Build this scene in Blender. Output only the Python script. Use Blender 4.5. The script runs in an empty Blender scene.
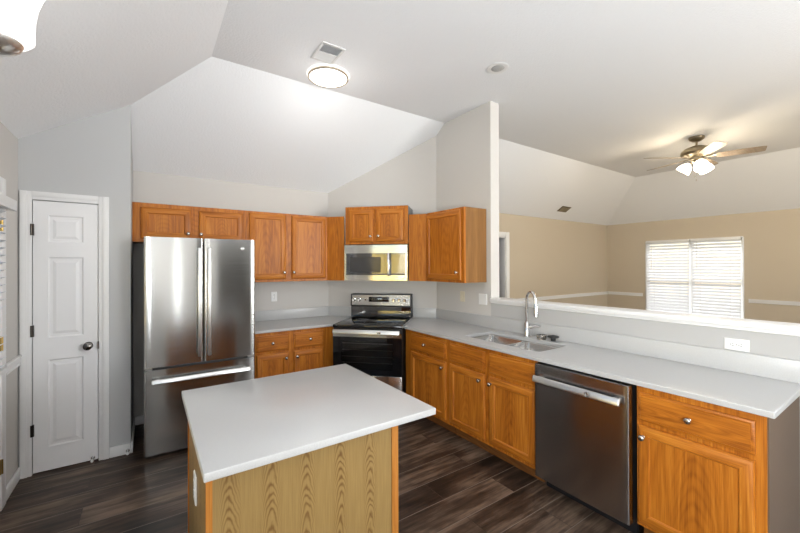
import bpy, bmesh, math, random
from mathutils import Vector, Matrix
random.seed(7)
R = math.radians
SC = bpy.context.scene
COL = SC.collection

# ------------------------------------------------------------------ camera
cam_d = bpy.data.cameras.new('camera')
cam = bpy.data.objects.new('camera', cam_d)
COL.objects.link(cam)
F_PX, YAW, PITCH, ROLL, CY, CAM_H = 368.78, R(34.2924), R(.1551), R(-.1608), 264.6824, 1.5521
fw = Vector((math.sin(YAW) * math.cos(PITCH), math.cos(YAW) * math.cos(PITCH), math.sin(PITCH)))
rt = Vector((math.cos(YAW), -math.sin(YAW), 0))
up = rt.cross(fw)
r2 = rt * math.cos(ROLL) + up * math.sin(ROLL)
u2 = up * math.cos(ROLL) - rt * math.sin(ROLL)
M = Matrix((r2, u2, -fw)).transposed().to_4x4()
M.translation = Vector((0, 0, CAM_H))
cam.matrix_world = M
cam_d.sensor_fit = 'HORIZONTAL'
cam_d.sensor_width = 36
cam_d.lens = F_PX / 800 * 36
cam_d.shift_y = -(266.5 - CY) / 800
cam_d.clip_start = .02
SC.camera = cam

# ------------------------------------------------------------------ exposure, sky, sun, fill lamps
SC.view_settings.view_transform = 'Standard'
SC.view_settings.look = 'None'
SC.view_settings.gamma = 1
SC.view_settings.use_curve_mapping = False
SC.view_settings.exposure = -0.07
W = bpy.data.worlds.new('world')
SC.world = W
W.use_nodes = True
wn = W.node_tree.nodes
bg = wn['Background']
sky = wn.new('ShaderNodeTexSky')
sky.sky_type = 'NISHITA'
sky.sun_disc = False
sky.sun_elevation = R(38)
sky.sun_rotation = R(100)
W.node_tree.links.new(sky.outputs[0], bg.inputs[0])
bg.inputs[1].default_value = .35


def lamp(name, kind, loc, energy, color=(1, 1, 1), size=None, size_y=None, rot=None, radius=None, spread=None):
    d = bpy.data.lights.new(name, kind)
    d.energy = energy
    d.color = color
    if kind == 'AREA':
        d.shape = 'RECTANGLE'
        d.size = size
        d.size_y = size_y
        if spread:
            d.spread = spread
    if radius is not None:
        d.shadow_soft_size = radius
    o = bpy.data.objects.new(name, d)
    o.location = loc
    if rot:
        o.rotation_euler = rot
    COL.objects.link(o)
    return o


sun = lamp('sun', 'SUN', (20, -3, 20), 22, (1, .96, .90), rot=(R(52), 0, R(92)))
sun.data.angle = R(.6)
# added area lamps out of view that brighten the kitchen and living room
lamp('fill_dining', 'AREA', (4.2, -3.3, 1.9), 165, (.97, .985, 1), 2.0, 2.0, (R(112), 0, R(38)), spread=R(120))
lamp('streak_fill', 'AREA', (.62, -3.3, 1.1), 4, (.97, .985, 1), .13, 1.9, (R(90), 0, 0))  # added for the bright upright streak on the refrigerator; no opening behind it
lamp('fill_left', 'AREA', (-.52, -1.6, 1.3), 178, (.94, .975, 1), 3.0, 1.0, (R(116), 0, R(-90)))
lamp('fill_living', 'AREA', (5.2, -3.3, 1.6), 85, (1, .87, .68), 2.4, 1.9, (R(114), 0, R(-28)), spread=R(130))



# ------------------------------------------------------------------ materials
def new_mat(name):
    m = bpy.data.materials.new(name)
    m.use_nodes = True
    nt = m.node_tree
    return m, nt, nt.nodes['Principled BSDF']


def srgb(*c):
    return tuple(((v / 255) / 12.92 if v / 255 <= .04045 else ((v / 255 + .055) / 1.055) ** 2.4) for v in c) + (1,)


def plain(name, col, rough=.5, metal=0., spec=.5, coat=0., emit=None, estr=0.):
    m, nt, b = new_mat(name)
    b.inputs['Base Color'].default_value = col
    b.inputs['Roughness'].default_value = rough
    b.inputs['Metallic'].default_value = metal
    b.inputs['Specular IOR Level'].default_value = spec
    b.inputs['Coat Weight'].default_value = coat
    if emit:
        b.inputs['Emission Color'].default_value = emit
        b.inputs['Emission Strength'].default_value = estr
    return m


def N(nt, t, **kw):
    n = nt.nodes.new(t)
    for k, v in kw.items():
        setattr(n, k, v)
    return n


def math_node(nt, op, a, b=None):
    n = N(nt, 'ShaderNodeMath', operation=op)
    for i, v in enumerate((a, b)):
        if v is None:
            continue
        if isinstance(v, (int, float)):
            n.inputs[i].default_value = v
        else:
            nt.links.new(v, n.inputs[i])
    return n.outputs[0]


def ramp(nt, fac, stops):
    r = N(nt, 'ShaderNodeValToRGB')
    e = r.color_ramp.elements
    while len(e) < len(stops):
        e.new(.5)
    for el, (p, c) in zip(e, stops):
        el.position = p
        el.color = c
    nt.links.new(fac, r.inputs[0])
    return r.outputs[0]


def painted(name, col, rough=.7, bump=.05, scale=180):
    m, nt, b = new_mat(name)
    b.inputs['Base Color'].default_value = col
    b.inputs['Roughness'].default_value = rough
    b.inputs['Specular IOR Level'].default_value = .25
    tc = N(nt, 'ShaderNodeTexCoord')
    no = N(nt, 'ShaderNodeTexNoise')
    no.inputs['Scale'].default_value = scale
    no.inputs['Detail'].default_value = 3
    bp = N(nt, 'ShaderNodeBump')
    bp.inputs['Strength'].default_value = bump
    bp.inputs['Distance'].default_value = .004 if scale > 100 else .007
    nt.links.new(tc.outputs['Object'], no.inputs['Vector'])
    nt.links.new(no.outputs['Fac'], bp.inputs['Height'])
    nt.links.new(bp.outputs[0], b.inputs['Normal'])
    return m


def wood(name, axis, dark, mid, light, cathedral=.085, rough=.4, ring=34, coat=.0):
    """oak: stretched pores plus wavy growth bands along the axis ('z' or 'x')"""
    m, nt, b = new_mat(name)
    tc = N(nt, 'ShaderNodeTexCoord')
    oi = N(nt, 'ShaderNodeObjectInfo')
    off = N(nt, 'ShaderNodeVectorMath', operation='SCALE')
    off.inputs[0].default_value = (3.1, 5.3, 7.7)
    nt.links.new(oi.outputs['Random'], off.inputs['Scale'])
    add = N(nt, 'ShaderNodeVectorMath', operation='ADD')
    nt.links.new(tc.outputs['Object'], add.inputs[0])
    nt.links.new(off.outputs[0], add.inputs[1])
    mp = N(nt, 'ShaderNodeMapping')
    nt.links.new(add.outputs[0], mp.inputs[0])
    mp.inputs['Scale'].default_value = (1, 1, .07) if axis == 'z' else (.07, 1, 1)
    warp = N(nt, 'ShaderNodeTexNoise')
    warp.inputs['Scale'].default_value = 5.5
    warp.inputs['Detail'].default_value = 2.5
    nt.links.new(mp.outputs[0], warp.inputs['Vector'])
    bands = math_node(nt, 'SINE', math_node(nt, 'MULTIPLY', warp.outputs['Fac'], ring * 3.0))
    bands = math_node(nt, 'ADD', math_node(nt, 'MULTIPLY', bands, .5), .5)
    mp2 = N(nt, 'ShaderNodeMapping')
    nt.links.new(add.outputs[0], mp2.inputs[0])
    mp2.inputs['Scale'].default_value = (1, 1, .03) if axis == 'z' else (.03, 1, 1)
    pore = N(nt, 'ShaderNodeTexNoise')
    pore.inputs['Scale'].default_value = 210
    pore.inputs['Detail'].default_value = 3
    nt.links.new(mp2.outputs[0], pore.inputs['Vector'])
    broad = N(nt, 'ShaderNodeTexNoise')
    broad.inputs['Scale'].default_value = 9
    nt.links.new(mp.outputs[0], broad.inputs['Vector'])
    f = math_node(nt, 'ADD', math_node(nt, 'MULTIPLY', bands, .12), math_node(nt, 'MULTIPLY', pore.outputs['Fac'], .50))
    f = math_node(nt, 'ADD', f, math_node(nt, 'MULTIPLY', broad.outputs['Fac'], .40))
    sg = N(nt, 'ShaderNodeSeparateXYZ')
    nt.links.new(tc.outputs['Generated'], sg.inputs[0])
    across, along = (sg.outputs['X'], sg.outputs['Z']) if axis == 'z' else (sg.outputs['Z'], sg.outputs['X'])
    uu = math_node(nt, 'SUBTRACT', across, math_node(nt, 'ADD', .42, math_node(nt, 'MULTIPLY', oi.outputs['Random'], .16)))
    hh = math_node(nt, 'ADD', math_node(nt, 'MULTIPLY', math_node(nt, 'MULTIPLY', uu, uu), 9.0), along)
    hh = math_node(nt, 'ADD', hh, math_node(nt, 'MULTIPLY', warp.outputs['Fac'], .55))
    arch = math_node(nt, 'ADD', math_node(nt, 'MULTIPLY', math_node(nt, 'SINE', math_node(nt, 'MULTIPLY', hh, 44)), .5), .5)
    arch = math_node(nt, 'POWER', arch, 2.0)
    near = math_node(nt, 'MAXIMUM', math_node(nt, 'SUBTRACT', 1, math_node(nt, 'MULTIPLY', math_node(nt, 'ABSOLUTE', uu), 3.6)), 0)
    f = math_node(nt, 'SUBTRACT', f, math_node(nt, 'MULTIPLY', math_node(nt, 'MULTIPLY', arch, near), cathedral))
    c = ramp(nt, f, [(.28, dark), (.52, mid), (.78, light)])
    nt.links.new(c, b.inputs['Base Color'])
    b.inputs['Roughness'].default_value = rough
    b.inputs['Coat Weight'].default_value = coat
    b.inputs['Coat Roughness'].default_value = .25
    b.inputs['Specular IOR Level'].default_value = .32
    bp = N(nt, 'ShaderNodeBump')
    bp.inputs['Strength'].default_value = .12
    bp.inputs['Distance'].default_value = .002
    nt.links.new(pore.outputs['Fac'], bp.inputs['Height'])
    nt.links.new(bp.outputs[0], b.inputs['Normal'])
    return m


def veneer(name, pale, line, period=.138):
    """rotary oak veneer: the same cathedral figure repeated side by side along local x"""
    m, nt, b = new_mat(name)
    tc = N(nt, 'ShaderNodeTexCoord')
    sp = N(nt, 'ShaderNodeSeparateXYZ')
    nt.links.new(tc.outputs['Object'], sp.inputs[0])
    wob = N(nt, 'ShaderNodeTexNoise')
    wob.inputs['Scale'].default_value = 7
    wob.inputs['Detail'].default_value = 3
    mpw = N(nt, 'ShaderNodeMapping')
    mpw.inputs['Scale'].default_value = (2.2, 1, 1)
    nt.links.new(tc.outputs['Object'], mpw.inputs[0])
    nt.links.new(mpw.outputs[0], wob.inputs['Vector'])
    wv = math_node(nt, 'MULTIPLY', math_node(nt, 'SUBTRACT', wob.outputs['Fac'], .5), .016)
    x = math_node(nt, 'ADD', sp.outputs['X'], wv)
    xs = math_node(nt, 'DIVIDE', x, period)
    u = math_node(nt, 'SUBTRACT', math_node(nt, 'FRACT', xs), .5)
    u2_ = math_node(nt, 'MULTIPLY', u, u)
    # contour height: arches near u=0, steep straight grain away from it
    h = math_node(nt, 'ADD', sp.outputs['Z'], math_node(nt, 'MULTIPLY', u2_, 2.2))
    h = math_node(nt, 'ADD', h, math_node(nt, 'MULTIPLY', wob.outputs['Fac'], .17))
    s = math_node(nt, 'SINE', math_node(nt, 'MULTIPLY', h, 150))
    s = math_node(nt, 'ADD', math_node(nt, 'MULTIPLY', s, .5), .5)
    s = math_node(nt, 'POWER', s, 2.2)
    fade = math_node(nt, 'SUBTRACT', 1, math_node(nt, 'MULTIPLY', math_node(nt, 'ABSOLUTE', u), 3.1))
    fade = math_node(nt, 'MAXIMUM', fade, .06)
    mp2 = N(nt, 'ShaderNodeMapping')
    mp2.inputs['Scale'].default_value = (1, 1, .035)
    nt.links.new(tc.outputs['Object'], mp2.inputs[0])
    pore = N(nt, 'ShaderNodeTexNoise')
    pore.inputs['Scale'].default_value = 190
    nt.links.new(mp2.outputs[0], pore.inputs['Vector'])
    f = math_node(nt, 'ADD', math_node(nt, 'MULTIPLY', math_node(nt, 'MULTIPLY', s, fade), .75),
                  math_node(nt, 'MULTIPLY', math_node(nt, 'SUBTRACT', pore.outputs['Fac'], .35), .55))
    c = ramp(nt, f, [(.0, pale), (.75, line)])
    nt.links.new(c, b.inputs['Base Color'])
    b.inputs['Roughness'].default_value = .42
    b.inputs['Coat Weight'].default_value = .15
    return m


def steel(name, col=(.60, .60, .59, 1), rough=.24, axis='x', aniso=.75):
    """brushed stainless steel, brush marks along the axis"""
    m, nt, b = new_mat(name)
    b.inputs['Base Color'].default_value = col
    b.inputs['Metallic'].default_value = 1
    b.inputs['Roughness'].default_value = rough
    b.inputs['Anisotropic'].default_value = aniso
    b.inputs['Anisotropic Rotation'].default_value = .25
    tg = N(nt, 'ShaderNodeTangent', direction_type='RADIAL', axis='Z')
    nt.links.new(tg.outputs[0], b.inputs['Tangent'])
    tc = N(nt, 'ShaderNodeTexCoord')
    mp = N(nt, 'ShaderNodeMapping')
    mp.inputs['Scale'].default_value = (.6, 1, 60) if axis == 'x' else (60, 1, .6)
    nt.links.new(tc.outputs['Object'], mp.inputs[0])
    no = N(nt, 'ShaderNodeTexNoise')
    no.inputs['Scale'].default_value = 3
    nt.links.new(mp.outputs[0], no.inputs['Vector'])
    rr = N(nt, 'ShaderNodeMapRange')
    rr.inputs['To Min'].default_value = rough - .05
    rr.inputs['To Max'].default_value = rough + .06
    nt.links.new(no.outputs['Fac'], rr.inputs['Value'])
    nt.links.new(rr.outputs[0], b.inputs['Roughness'])
    # sheet metal is never quite flat
    wv = N(nt, 'ShaderNodeTexNoise')
    wv.inputs['Scale'].default_value = 3.2
    mpb = N(nt, 'ShaderNodeMapping')
    mpb.inputs['Scale'].default_value = (1, 1, .25)
    nt.links.new(tc.outputs['Object'], mpb.inputs[0])
    nt.links.new(mpb.outputs[0], wv.inputs['Vector'])
    bp = N(nt, 'ShaderNodeBump')
    bp.inputs['Strength'].default_value = .06
    bp.inputs['Distance'].default_value = .010
    nt.links.new(wv.outputs['Fac'], bp.inputs['Height'])
    nt.links.new(bp.outputs[0], b.inputs['Normal'])
    return m


def thin_glass(name, tint=(1, 1, 1, 1), gloss=.08, rough=.0):
    m = bpy.data.materials.new(name)
    m.use_nodes = True
    nt = m.node_tree
    nt.nodes.remove(nt.nodes['Principled BSDF'])
    out = nt.nodes['Material Output']
    tr = N(nt, 'ShaderNodeBsdfTransparent')
    tr.inputs[0].default_value = tint
    gl = N(nt, 'ShaderNodeBsdfGlossy')
    gl.inputs['Roughness'].default_value = rough
    mx = N(nt, 'ShaderNodeMixShader')
    mx.inputs[0].default_value = gloss
    nt.links.new(tr.outputs[0], mx.inputs[1])
    nt.links.new(gl.outputs[0], mx.inputs[2])
    nt.links.new(mx.outputs[0], out.inputs[0])
    return m


def slat_mat(name):
    m = bpy.data.materials.new(name)
    m.use_nodes = True
    nt = m.node_tree
    nt.nodes.remove(nt.nodes['Principled BSDF'])
    out = nt.nodes['Material Output']
    df = N(nt, 'ShaderNodeBsdfDiffuse')
    df.inputs[0].default_value = (.84, .86, .90, 1)
    tl = N(nt, 'ShaderNodeBsdfTranslucent')
    tl.inputs[0].default_value = (.84, .89, .96, 1)
    mx = N(nt, 'ShaderNodeMixShader')
    mx.inputs[0].default_value = .07
    nt.links.new(df.outputs[0], mx.inputs[1])
    nt.links.new(tl.outputs[0], mx.inputs[2])
    nt.links.new(mx.outputs[0], out.inputs[0])
    return m


def floor_mat():
    m, nt, b = new_mat('wood_look_plank')
    tc = N(nt, 'ShaderNodeTexCoord')
    mp = N(nt, 'ShaderNodeMapping')
    mp.inputs['Location'].default_value = (.35, -.19, 0)
    nt.links.new(tc.outputs['Object'], mp.inputs[0])
    br = N(nt, 'ShaderNodeTexBrick')
    br.offset = .37
    br.offset_frequency = 2
    br.inputs['Color1'].default_value = (0, 0, 0, 1)
    br.inputs['Color2'].default_value = (1, 1, 1, 1)
    br.inputs['Mortar'].default_value = (.5, .5, .5, 1)
    br.inputs['Scale'].default_value = 1
    br.inputs['Mortar Size'].default_value = .0022
    br.inputs['Mortar Smooth'].default_value = .1
    br.inputs['Bias'].default_value = 0
    br.inputs['Brick Width'].default_value = 1.21
    br.inputs['Row Height'].default_value = .209
    nt.links.new(mp.outputs[0], br.inputs['Vector'])
    # grain along x, shifted plank by plank
    sh = N(nt, 'ShaderNodeVectorMath', operation='SCALE')
    nt.links.new(br.outputs['Color'], sh.inputs[0])
    sh.inputs['Scale'].default_value = 9.0
    ad = N(nt, 'ShaderNodeVectorMath', operation='ADD')
    nt.links.new(mp.outputs[0], ad.inputs[0])
    nt.links.new(sh.outputs[0], ad.inputs[1])
    m2 = N(nt, 'ShaderNodeMapping')
    m2.inputs['Scale'].default_value = (.10, 1, 1)
    nt.links.new(ad.outputs[0], m2.inputs[0])
    g1 = N(nt, 'ShaderNodeTexNoise')
    g1.inputs['Scale'].default_value = 26
    g1.inputs['Detail'].default_value = 8
    g1.inputs['Roughness'].default_value = .65
    nt.links.new(m2.outputs[0], g1.inputs['Vector'])
    m3 = N(nt, 'ShaderNodeMapping')
    m3.inputs['Scale'].default_value = (.5, 1, 1)
    nt.links.new(ad.outputs[0], m3.inputs[0])
    g2 = N(nt, 'ShaderNodeTexNoise')
    g2.inputs['Scale'].default_value = 4.5
    g2.inputs['Detail'].default_value = 3
    nt.links.new(m3.outputs[0], g2.inputs['Vector'])
    sp = N(nt, 'ShaderNodeSeparateColor')
    nt.links.new(br.outputs['Color'], sp.inputs[0])
    f = math_node(nt, 'ADD', math_node(nt, 'MULTIPLY', g1.outputs['Fac'], .60), math_node(nt, 'MULTIPLY', g2.outputs['Fac'], .55))
    f = math_node(nt, 'ADD', f, math_node(nt, 'MULTIPLY', math_node(nt, 'SUBTRACT', sp.outputs[0], .5), .10))
    c = ramp(nt, f, [(.43, srgb(30, 23, 18)), (.57, srgb(66, 52, 42)), (.74, srgb(124, 104, 88))])
    # dark butt joints, paler long joints
    mixe = N(nt, 'ShaderNodeMix', data_type='RGBA')
    nt.links.new(math_node(nt, 'MULTIPLY', br.outputs['Fac'], .75), mixe.inputs['Factor'])
    nt.links.new(c, mixe.inputs['A'])
    mixe.inputs['B'].default_value = srgb(52, 43, 37)
    sy = N(nt, 'ShaderNodeSeparateXYZ')
    nt.links.new(mp.outputs[0], sy.inputs[0])
    fr_y = math_node(nt, 'FRACT', math_node(nt, 'DIVIDE', sy.outputs['Y'], .209))
    dist = math_node(nt, 'MINIMUM', fr_y, math_node(nt, 'SUBTRACT', 1, fr_y))
    mixc = N(nt, 'ShaderNodeMix', data_type='RGBA')
    nt.links.new(math_node(nt, 'LESS_THAN', dist, .0095), mixc.inputs['Factor'])
    nt.links.new(mixe.outputs['Result'], mixc.inputs['A'])
    mixc.inputs['B'].default_value = srgb(126, 115, 105)
    nt.links.new(mixc.outputs['Result'], b.inputs['Base Color'])
    b.inputs['Roughness'].default_value = .42
    b.inputs['Specular IOR Level'].default_value = .4
    bp = N(nt, 'ShaderNodeBump')
    bp.inputs['Strength'].default_value = .25
    bp.inputs['Distance'].default_value = .002
    nt.links.new(math_node(nt, 'SUBTRACT', g1.outputs['Fac'], math_node(nt, 'MULTIPLY', br.outputs['Fac'], 1.0)), bp.inputs['Height'])
    nt.links.new(bp.outputs[0], b.inputs['Normal'])
    return m


def quartz_mat():
    m, nt, b = new_mat('white_quartz')
    tc = N(nt, 'ShaderNodeTexCoord')
    no = N(nt, 'ShaderNodeTexNoise')
    no.inputs['Scale'].default_value = 420
    no.inputs['Detail'].default_value = 2
    nt.links.new(tc.outputs['Object'], no.inputs['Vector'])
    c = ramp(nt, no.outputs['Fac'], [(.3, (.455, .453, .447, 1)), (.7, (.53, .528, .522, 1))])
    nt.links.new(c, b.inputs['Base Color'])
    b.inputs['Roughness'].default_value = .28
    return m


OAK_D, OAK_M, OAK_L = (.23, .062, .005, 1), (.45, .142, .012, 1), (.62, .250, .034, 1)
oak_v = wood('oak_upright_grain', 'z', OAK_D, OAK_M, OAK_L)
oak_h = wood('oak_level_grain', 'x', OAK_D, OAK_M, OAK_L)
oak_side = wood('oak_printed_side', 'z', (.17, .072, .018, 1), (.25, .115, .030, 1), (.33, .165, .052, 1), ring=12)
oak_trim = wood('oak_trim', 'z', (.27, .09, .014, 1), (.44, .17, .03, 1), (.56, .25, .06, 1))
island_veneer = veneer('pale_oak_veneer', srgb(152, 124, 74), srgb(112, 80, 38))
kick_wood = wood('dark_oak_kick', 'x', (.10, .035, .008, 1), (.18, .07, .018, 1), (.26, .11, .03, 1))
wall_paint = painted('greige_wall_paint', (.60, .578, .548, 1), .75)
warm_cast_paint = painted('warm_cast_wall_paint', (.56, .485, .375, 1), .75)  # same walls as the kitchen, warm lamp cast put into the colour
ceiling_paint = painted('textured_ceiling_paint', (.86, .872, .885, 1), .85, .45, 70)
trim_paint = painted('white_trim_paint', (.80, .80, .795, 1), .38, .01)
door_paint = painted('white_door_paint', (.84, .84, .845, 1), .42, .015)
hall_paint = painted('grey_hall_paint', (.30, .32, .31, 1), .8)
floor_m = floor_mat()
quartz = quartz_mat()
st_x = steel('brushed_steel', (.50, .50, .49, 1), .16, aniso=.88)
st_smooth = steel('smooth_steel', (.60, .60, .58, 1), .10, aniso=.2)
st_dark = steel('brushed_steel_darker', (.42, .41, .40, 1), .22)
chrome = plain('polished_chrome', (.72, .72, .72, 1), .10, 1)
nickel = plain('satin_nickel', (.50, .47, .43, 1), .26, 1)
handle_steel = plain('satin_handle_steel', (.68, .68, .67, 1), .28, 1)
black_glass = plain('black_glass', (.006, .006, .007, 1), .04, 0, .6)
mirror_glass = plain('dark_mirror_glass', (.008, .008, .009, 1), .03, 0, .5)
mirror_glass.node_tree.nodes['Principled BSDF'].inputs['IOR'].default_value = 2.3
black_plastic = plain('black_plastic', (.012, .012, .013, 1), .4)
dark_grey = plain('dark_grey_enamel', (.20, .20, .205, 1), .45)
tinted_glass = thin_glass('tinted_oven_glass', (.6, .6, .6, 1), .05)
window_glass = thin_glass('clear_window_glass', (.97, .98, .98, 1), .06)
white_plastic = plain('white_plastic', (.80, .80, .79, 1), .35)
ivory_plastic = plain('ivory_plastic', (.68, .62, .48, 1), .35)
slot_dark = plain('dark_slot', (.03, .03, .03, 1), .6)
brass = plain('antique_brass', (.42, .29, .10, 1), .35, 1)
oil_bronze = plain('dark_bronze', (.05, .042, .036, 1), .3, 1)
fan_bronze = plain('antique_pewter', (.33, .28, .20, 1), .32, 1)
blade_wood = wood('washed_blade_wood', 'x', (.16, .12, .09, 1), (.26, .21, .16, 1), (.36, .30, .24, 1))
taupe_paint = painted('taupe_panel', (.14, .092, .058, 1), .55)
sink_steel = plain('sink_steel', (.55, .54, .52, 1), .22, 1)
blind_slat = slat_mat('white_blind_slats')
rubber_black = plain('black_rubber', (.02, .02, .02, 1), .55)
glow_lamp = plain('lit_white_diffuser', (.9, .9, .9, 1), .4, emit=(1, .97, .92, 1), estr=5.0)
glow_fan = plain('lit_frosted_glass', (.9, .9, .9, 1), .4, emit=(1, .90, .72, 1), estr=6.0)
glow_bell = plain('lit_bell_glass', (.9, .9, .9, 1), .3, emit=(1, .98, .95, 1), estr=1.6)
display_glow = plain('clock_display', (.1, .1, .1, 1), .4, emit=(.75, .9, 1, 1), estr=.8)
vent_metal = plain('white_vent_metal', (.72, .72, .71, 1), .5)
vent_grey = plain('grey_louvre', (.42, .42, .42, 1), .5)
vent_brown = plain('bronze_register', (.10, .075, .04, 1), .5)
lawn_m = painted('dry_lawn', (.12, .12, .08, 1), .9, .5, 8)
fence_m = wood('added_fence_wood', 'z', (.52, .36, .10, 1), (.72, .54, .18, 1), (.82, .66, .30, 1), coat=0, rough=.7)


# ------------------------------------------------------------------ mesh builder
class MB:
    def __init__(self):
        self.v, self.f, self.m = [], [], []

    def quad(self, pts, m=0):
        n = len(self.v)
        self.v += [tuple(p) for p in pts]
        self.f.append(tuple(range(n, n + len(pts))))
        self.m.append(m)
        return self

    def box(self, x0, x1, y0, y1, z0, z1, m=0):
        n = len(self.v)
        self.v += [(x0, y0, z0), (x1, y0, z0), (x1, y1, z0), (x0, y1, z0), (x0, y0, z1), (x1, y0, z1), (x1, y1, z1), (x0, y1, z1)]
        for f in ((3, 2, 1, 0), (4, 5, 6, 7), (0, 1, 5, 4), (1, 2, 6, 5), (2, 3, 7, 6), (3, 0, 4, 7)):
            self.f.append(tuple(n + i for i in f))
            self.m.append(m)
        return self

    def prism(self, poly, z0, z1, m=0):
        """vertical prism over a counter-clockwise polygon; z1 may be a function of (x, y)"""
        n, k = len(self.v), len(poly)
        top = z1 if callable(z1) else (lambda x, y: z1)
        self.v += [(x, y, z0) for x, y in poly] + [(x, y, top(x, y)) for x, y in poly]
        self.f.append(tuple(n + i for i in reversed(range(k))))
        self.f.append(tuple(n + k + i for i in range(k)))
        self.m += [m, m]
        for i in range(k):
            j = (i + 1) % k
            self.f.append((n + i, n + j, n + k + j, n + k + i))
            self.m.append(m)
        return self

    def loft(self, rings, m=0, cap0=True, cap1=True, closed=True):
        n, k = len(self.v), len(rings[0])
        for r in rings:
            self.v += [tuple(p) for p in r]
        for a in range(len(rings) - 1):
            for i in range(k if closed else k - 1):
                j = (i + 1) % k
                self.f.append((n + a * k + i, n + a * k + j, n + (a + 1) * k + j, n + (a + 1) * k + i))
                self.m.append(m)
        if cap0:
            self.f.append(tuple(n + i for i in reversed(range(k))))
            self.m.append(m)
        if cap1:
            self.f.append(tuple(n + (len(rings) - 1) * k + i for i in range(k)))
            self.m.append(m)
        return self

    def lathe(self, prof, origin=(0, 0, 0), axis=(0, 0, 1), seg=24, m=0, cap0=True, cap1=True):
        ax = Vector(axis).normalized()
        t = Vector((1, 0, 0)) if abs(ax.x) < .9 else Vector((0, 1, 0))
        a = ax.cross(t).normalized()
        b = ax.cross(a)
        o = Vector(origin)
        rings = []
        for r, h in prof:
            r = max(r, .0002)
            rings.append([o + ax * h + (a * math.cos(2 * math.pi * i / seg) + b * math.sin(2 * math.pi * i / seg)) * r for i in range(seg)])
        return self.loft(rings, m, cap0, cap1)

    def tube(self, pts, rad, seg=10, m=0):
        pts = [Vector(p) for p in pts]
        rads = rad if isinstance(rad, (list, tuple)) else [rad] * len(pts)
        rings = []
        ref = None
        for i, p in enumerate(pts):
            d = (pts[min(i + 1, len(pts) - 1)] - pts[max(i - 1, 0)]).normalized()
            if ref is None:
                ref = Vector((0, 0, 1)) if abs(d.z) < .9 else Vector((1, 0, 0))
            a = (ref - d * ref.dot(d)).normalized()
            ref = a
            b = d.cross(a)
            rings.append([p + (a * math.cos(2 * math.pi * k / seg) + b * math.sin(2 * math.pi * k / seg)) * rads[i] for k in range(seg)])
        return self.loft(rings, m)

    def nest(self, x0, x1, z0, z1, prof, mv=0, mh=None):
        """front relief facing -y: nested rectangles (inset, y), the last one filled; mh = material of top/bottom strips"""
        mh = mv if mh is None else mh
        n = len(self.v)
        for ins, y in prof:
            self.v += [(x0 + ins, y, z0 + ins), (x1 - ins, y, z0 + ins), (x1 - ins, y, z1 - ins), (x0 + ins, y, z1 - ins)]
        for a in range(len(prof) - 1):
            for i in range(4):
                j = (i + 1) % 4
                self.f.append((n + a * 4 + i, n + a * 4 + j, n + a * 4 + 4 + j, n + a * 4 + 4 + i))
                self.m.append(mh if i in (0, 2) else mv)
        k = n + (len(prof) - 1) * 4
        self.f.append((k, k + 1, k + 2, k + 3))
        self.m.append(mv)
        return self

    def xf(self, mat):
        self.v = [tuple(mat @ Vector(p)) for p in self.v]
        return self

    def build(self, name, mats, parent=None, bevel=0, seg=2, smooth=True, weld=False):
        me = bpy.data.meshes.new(name)
        me.from_pydata(self.v, [], self.f)
        mats = mats if isinstance(mats, (list, tuple)) else [mats]
        for m in mats:
            me.materials.append(m)
        me.polygons.foreach_set('material_index', self.m)
        bm = bmesh.new()
        bm.from_mesh(me)
        if weld:
            bmesh.ops.remove_doubles(bm, verts=bm.verts, dist=1e-5)
        bmesh.ops.recalc_face_normals(bm, faces=bm.faces)
        if bevel:
            es = [e for e in bm.edges if len(e.link_faces) == 2 and e.calc_face_angle(0) > R(35)]
            bmesh.ops.bevel(bm, geom=es, offset=bevel, segments=seg, profile=.5, affect='EDGES', clamp_overlap=True)
        bm.to_mesh(me)
        bm.free()
        if smooth:
            me.polygons.foreach_set('use_smooth', [True] * len(me.polygons))
            me.set_sharp_from_angle(angle=R(38))
        o = bpy.data.objects.new(name, me)
        COL.objects.link(o)
        if parent is not None:
            o.parent = parent
        return o


def thing(name, label, cat, loc=(0, 0, 0), rz=0., group=None):
    o = bpy.data.objects.new(name, None)
    o.empty_display_size = .1
    o.location = loc
    o.rotation_euler = (0, 0, R(rz))
    COL.objects.link(o)
    return tag(o, label, cat, group)


def tag(o, label, cat, group=None):
    o['label'] = label
    o['category'] = cat
    if group:
        o['group'] = group
    return o


def struct(o, label=None):
    o['kind'] = 'structure'
    if label:
        o['label'] = label
    return o


def lab(o, text):
    o['label'] = text
    return o


# ------------------------------------------------------------------ main dimensions (metres; camera over 0,0)
XL, YB, XB, XF = -.79, 4.446, 2.90, 8.97     # left wall, back wall, kitchen right wall, far living wall
YP, XP = 3.8086, -.123                       # pantry front, pantry side
ZC, ZW = 3.24, 2.49                        # flat ceiling, wall plate
YF = -3.5                                    # wall behind the camera
S_WALL = 6.36                                # x + y of the diagonal wall
SX = .42                                    # left crease of the tray ceiling
SY = 3.30
SXR = 7.74

# ------------------------------------------------------------------ the setting
struct(MB().box(XL - .2, XF + .2, YF - .2, YB + .15, -.06, 0).build('floor', floor_m, smooth=False))

c = MB()
a_, b_, c_, d_ = (SX, SY, ZC), (SXR, SY, ZC), (SXR, YF, ZC), (SX, YF, ZC)
e_, f_, g_, h_ = (XL, YB, ZW), (XF, YB, ZW), (XF, YF, ZW), (XL, YF, ZW)
c.quad((a_, b_, c_, d_)).quad((e_, f_, b_, a_)).quad((h_, e_, a_, d_)).quad((f_, g_, c_, b_))
ceil = struct(c.build('ceiling', ceiling_paint, smooth=False, weld=True))
so = ceil.modifiers.new('thickness', 'SOLIDIFY')
so.thickness = .12
so.offset = 1
# make sure the thickness grows upward
nz = sum(p.normal.z for p in ceil.data.polygons)
if nz < 0:
    so.offset = -1


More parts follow.
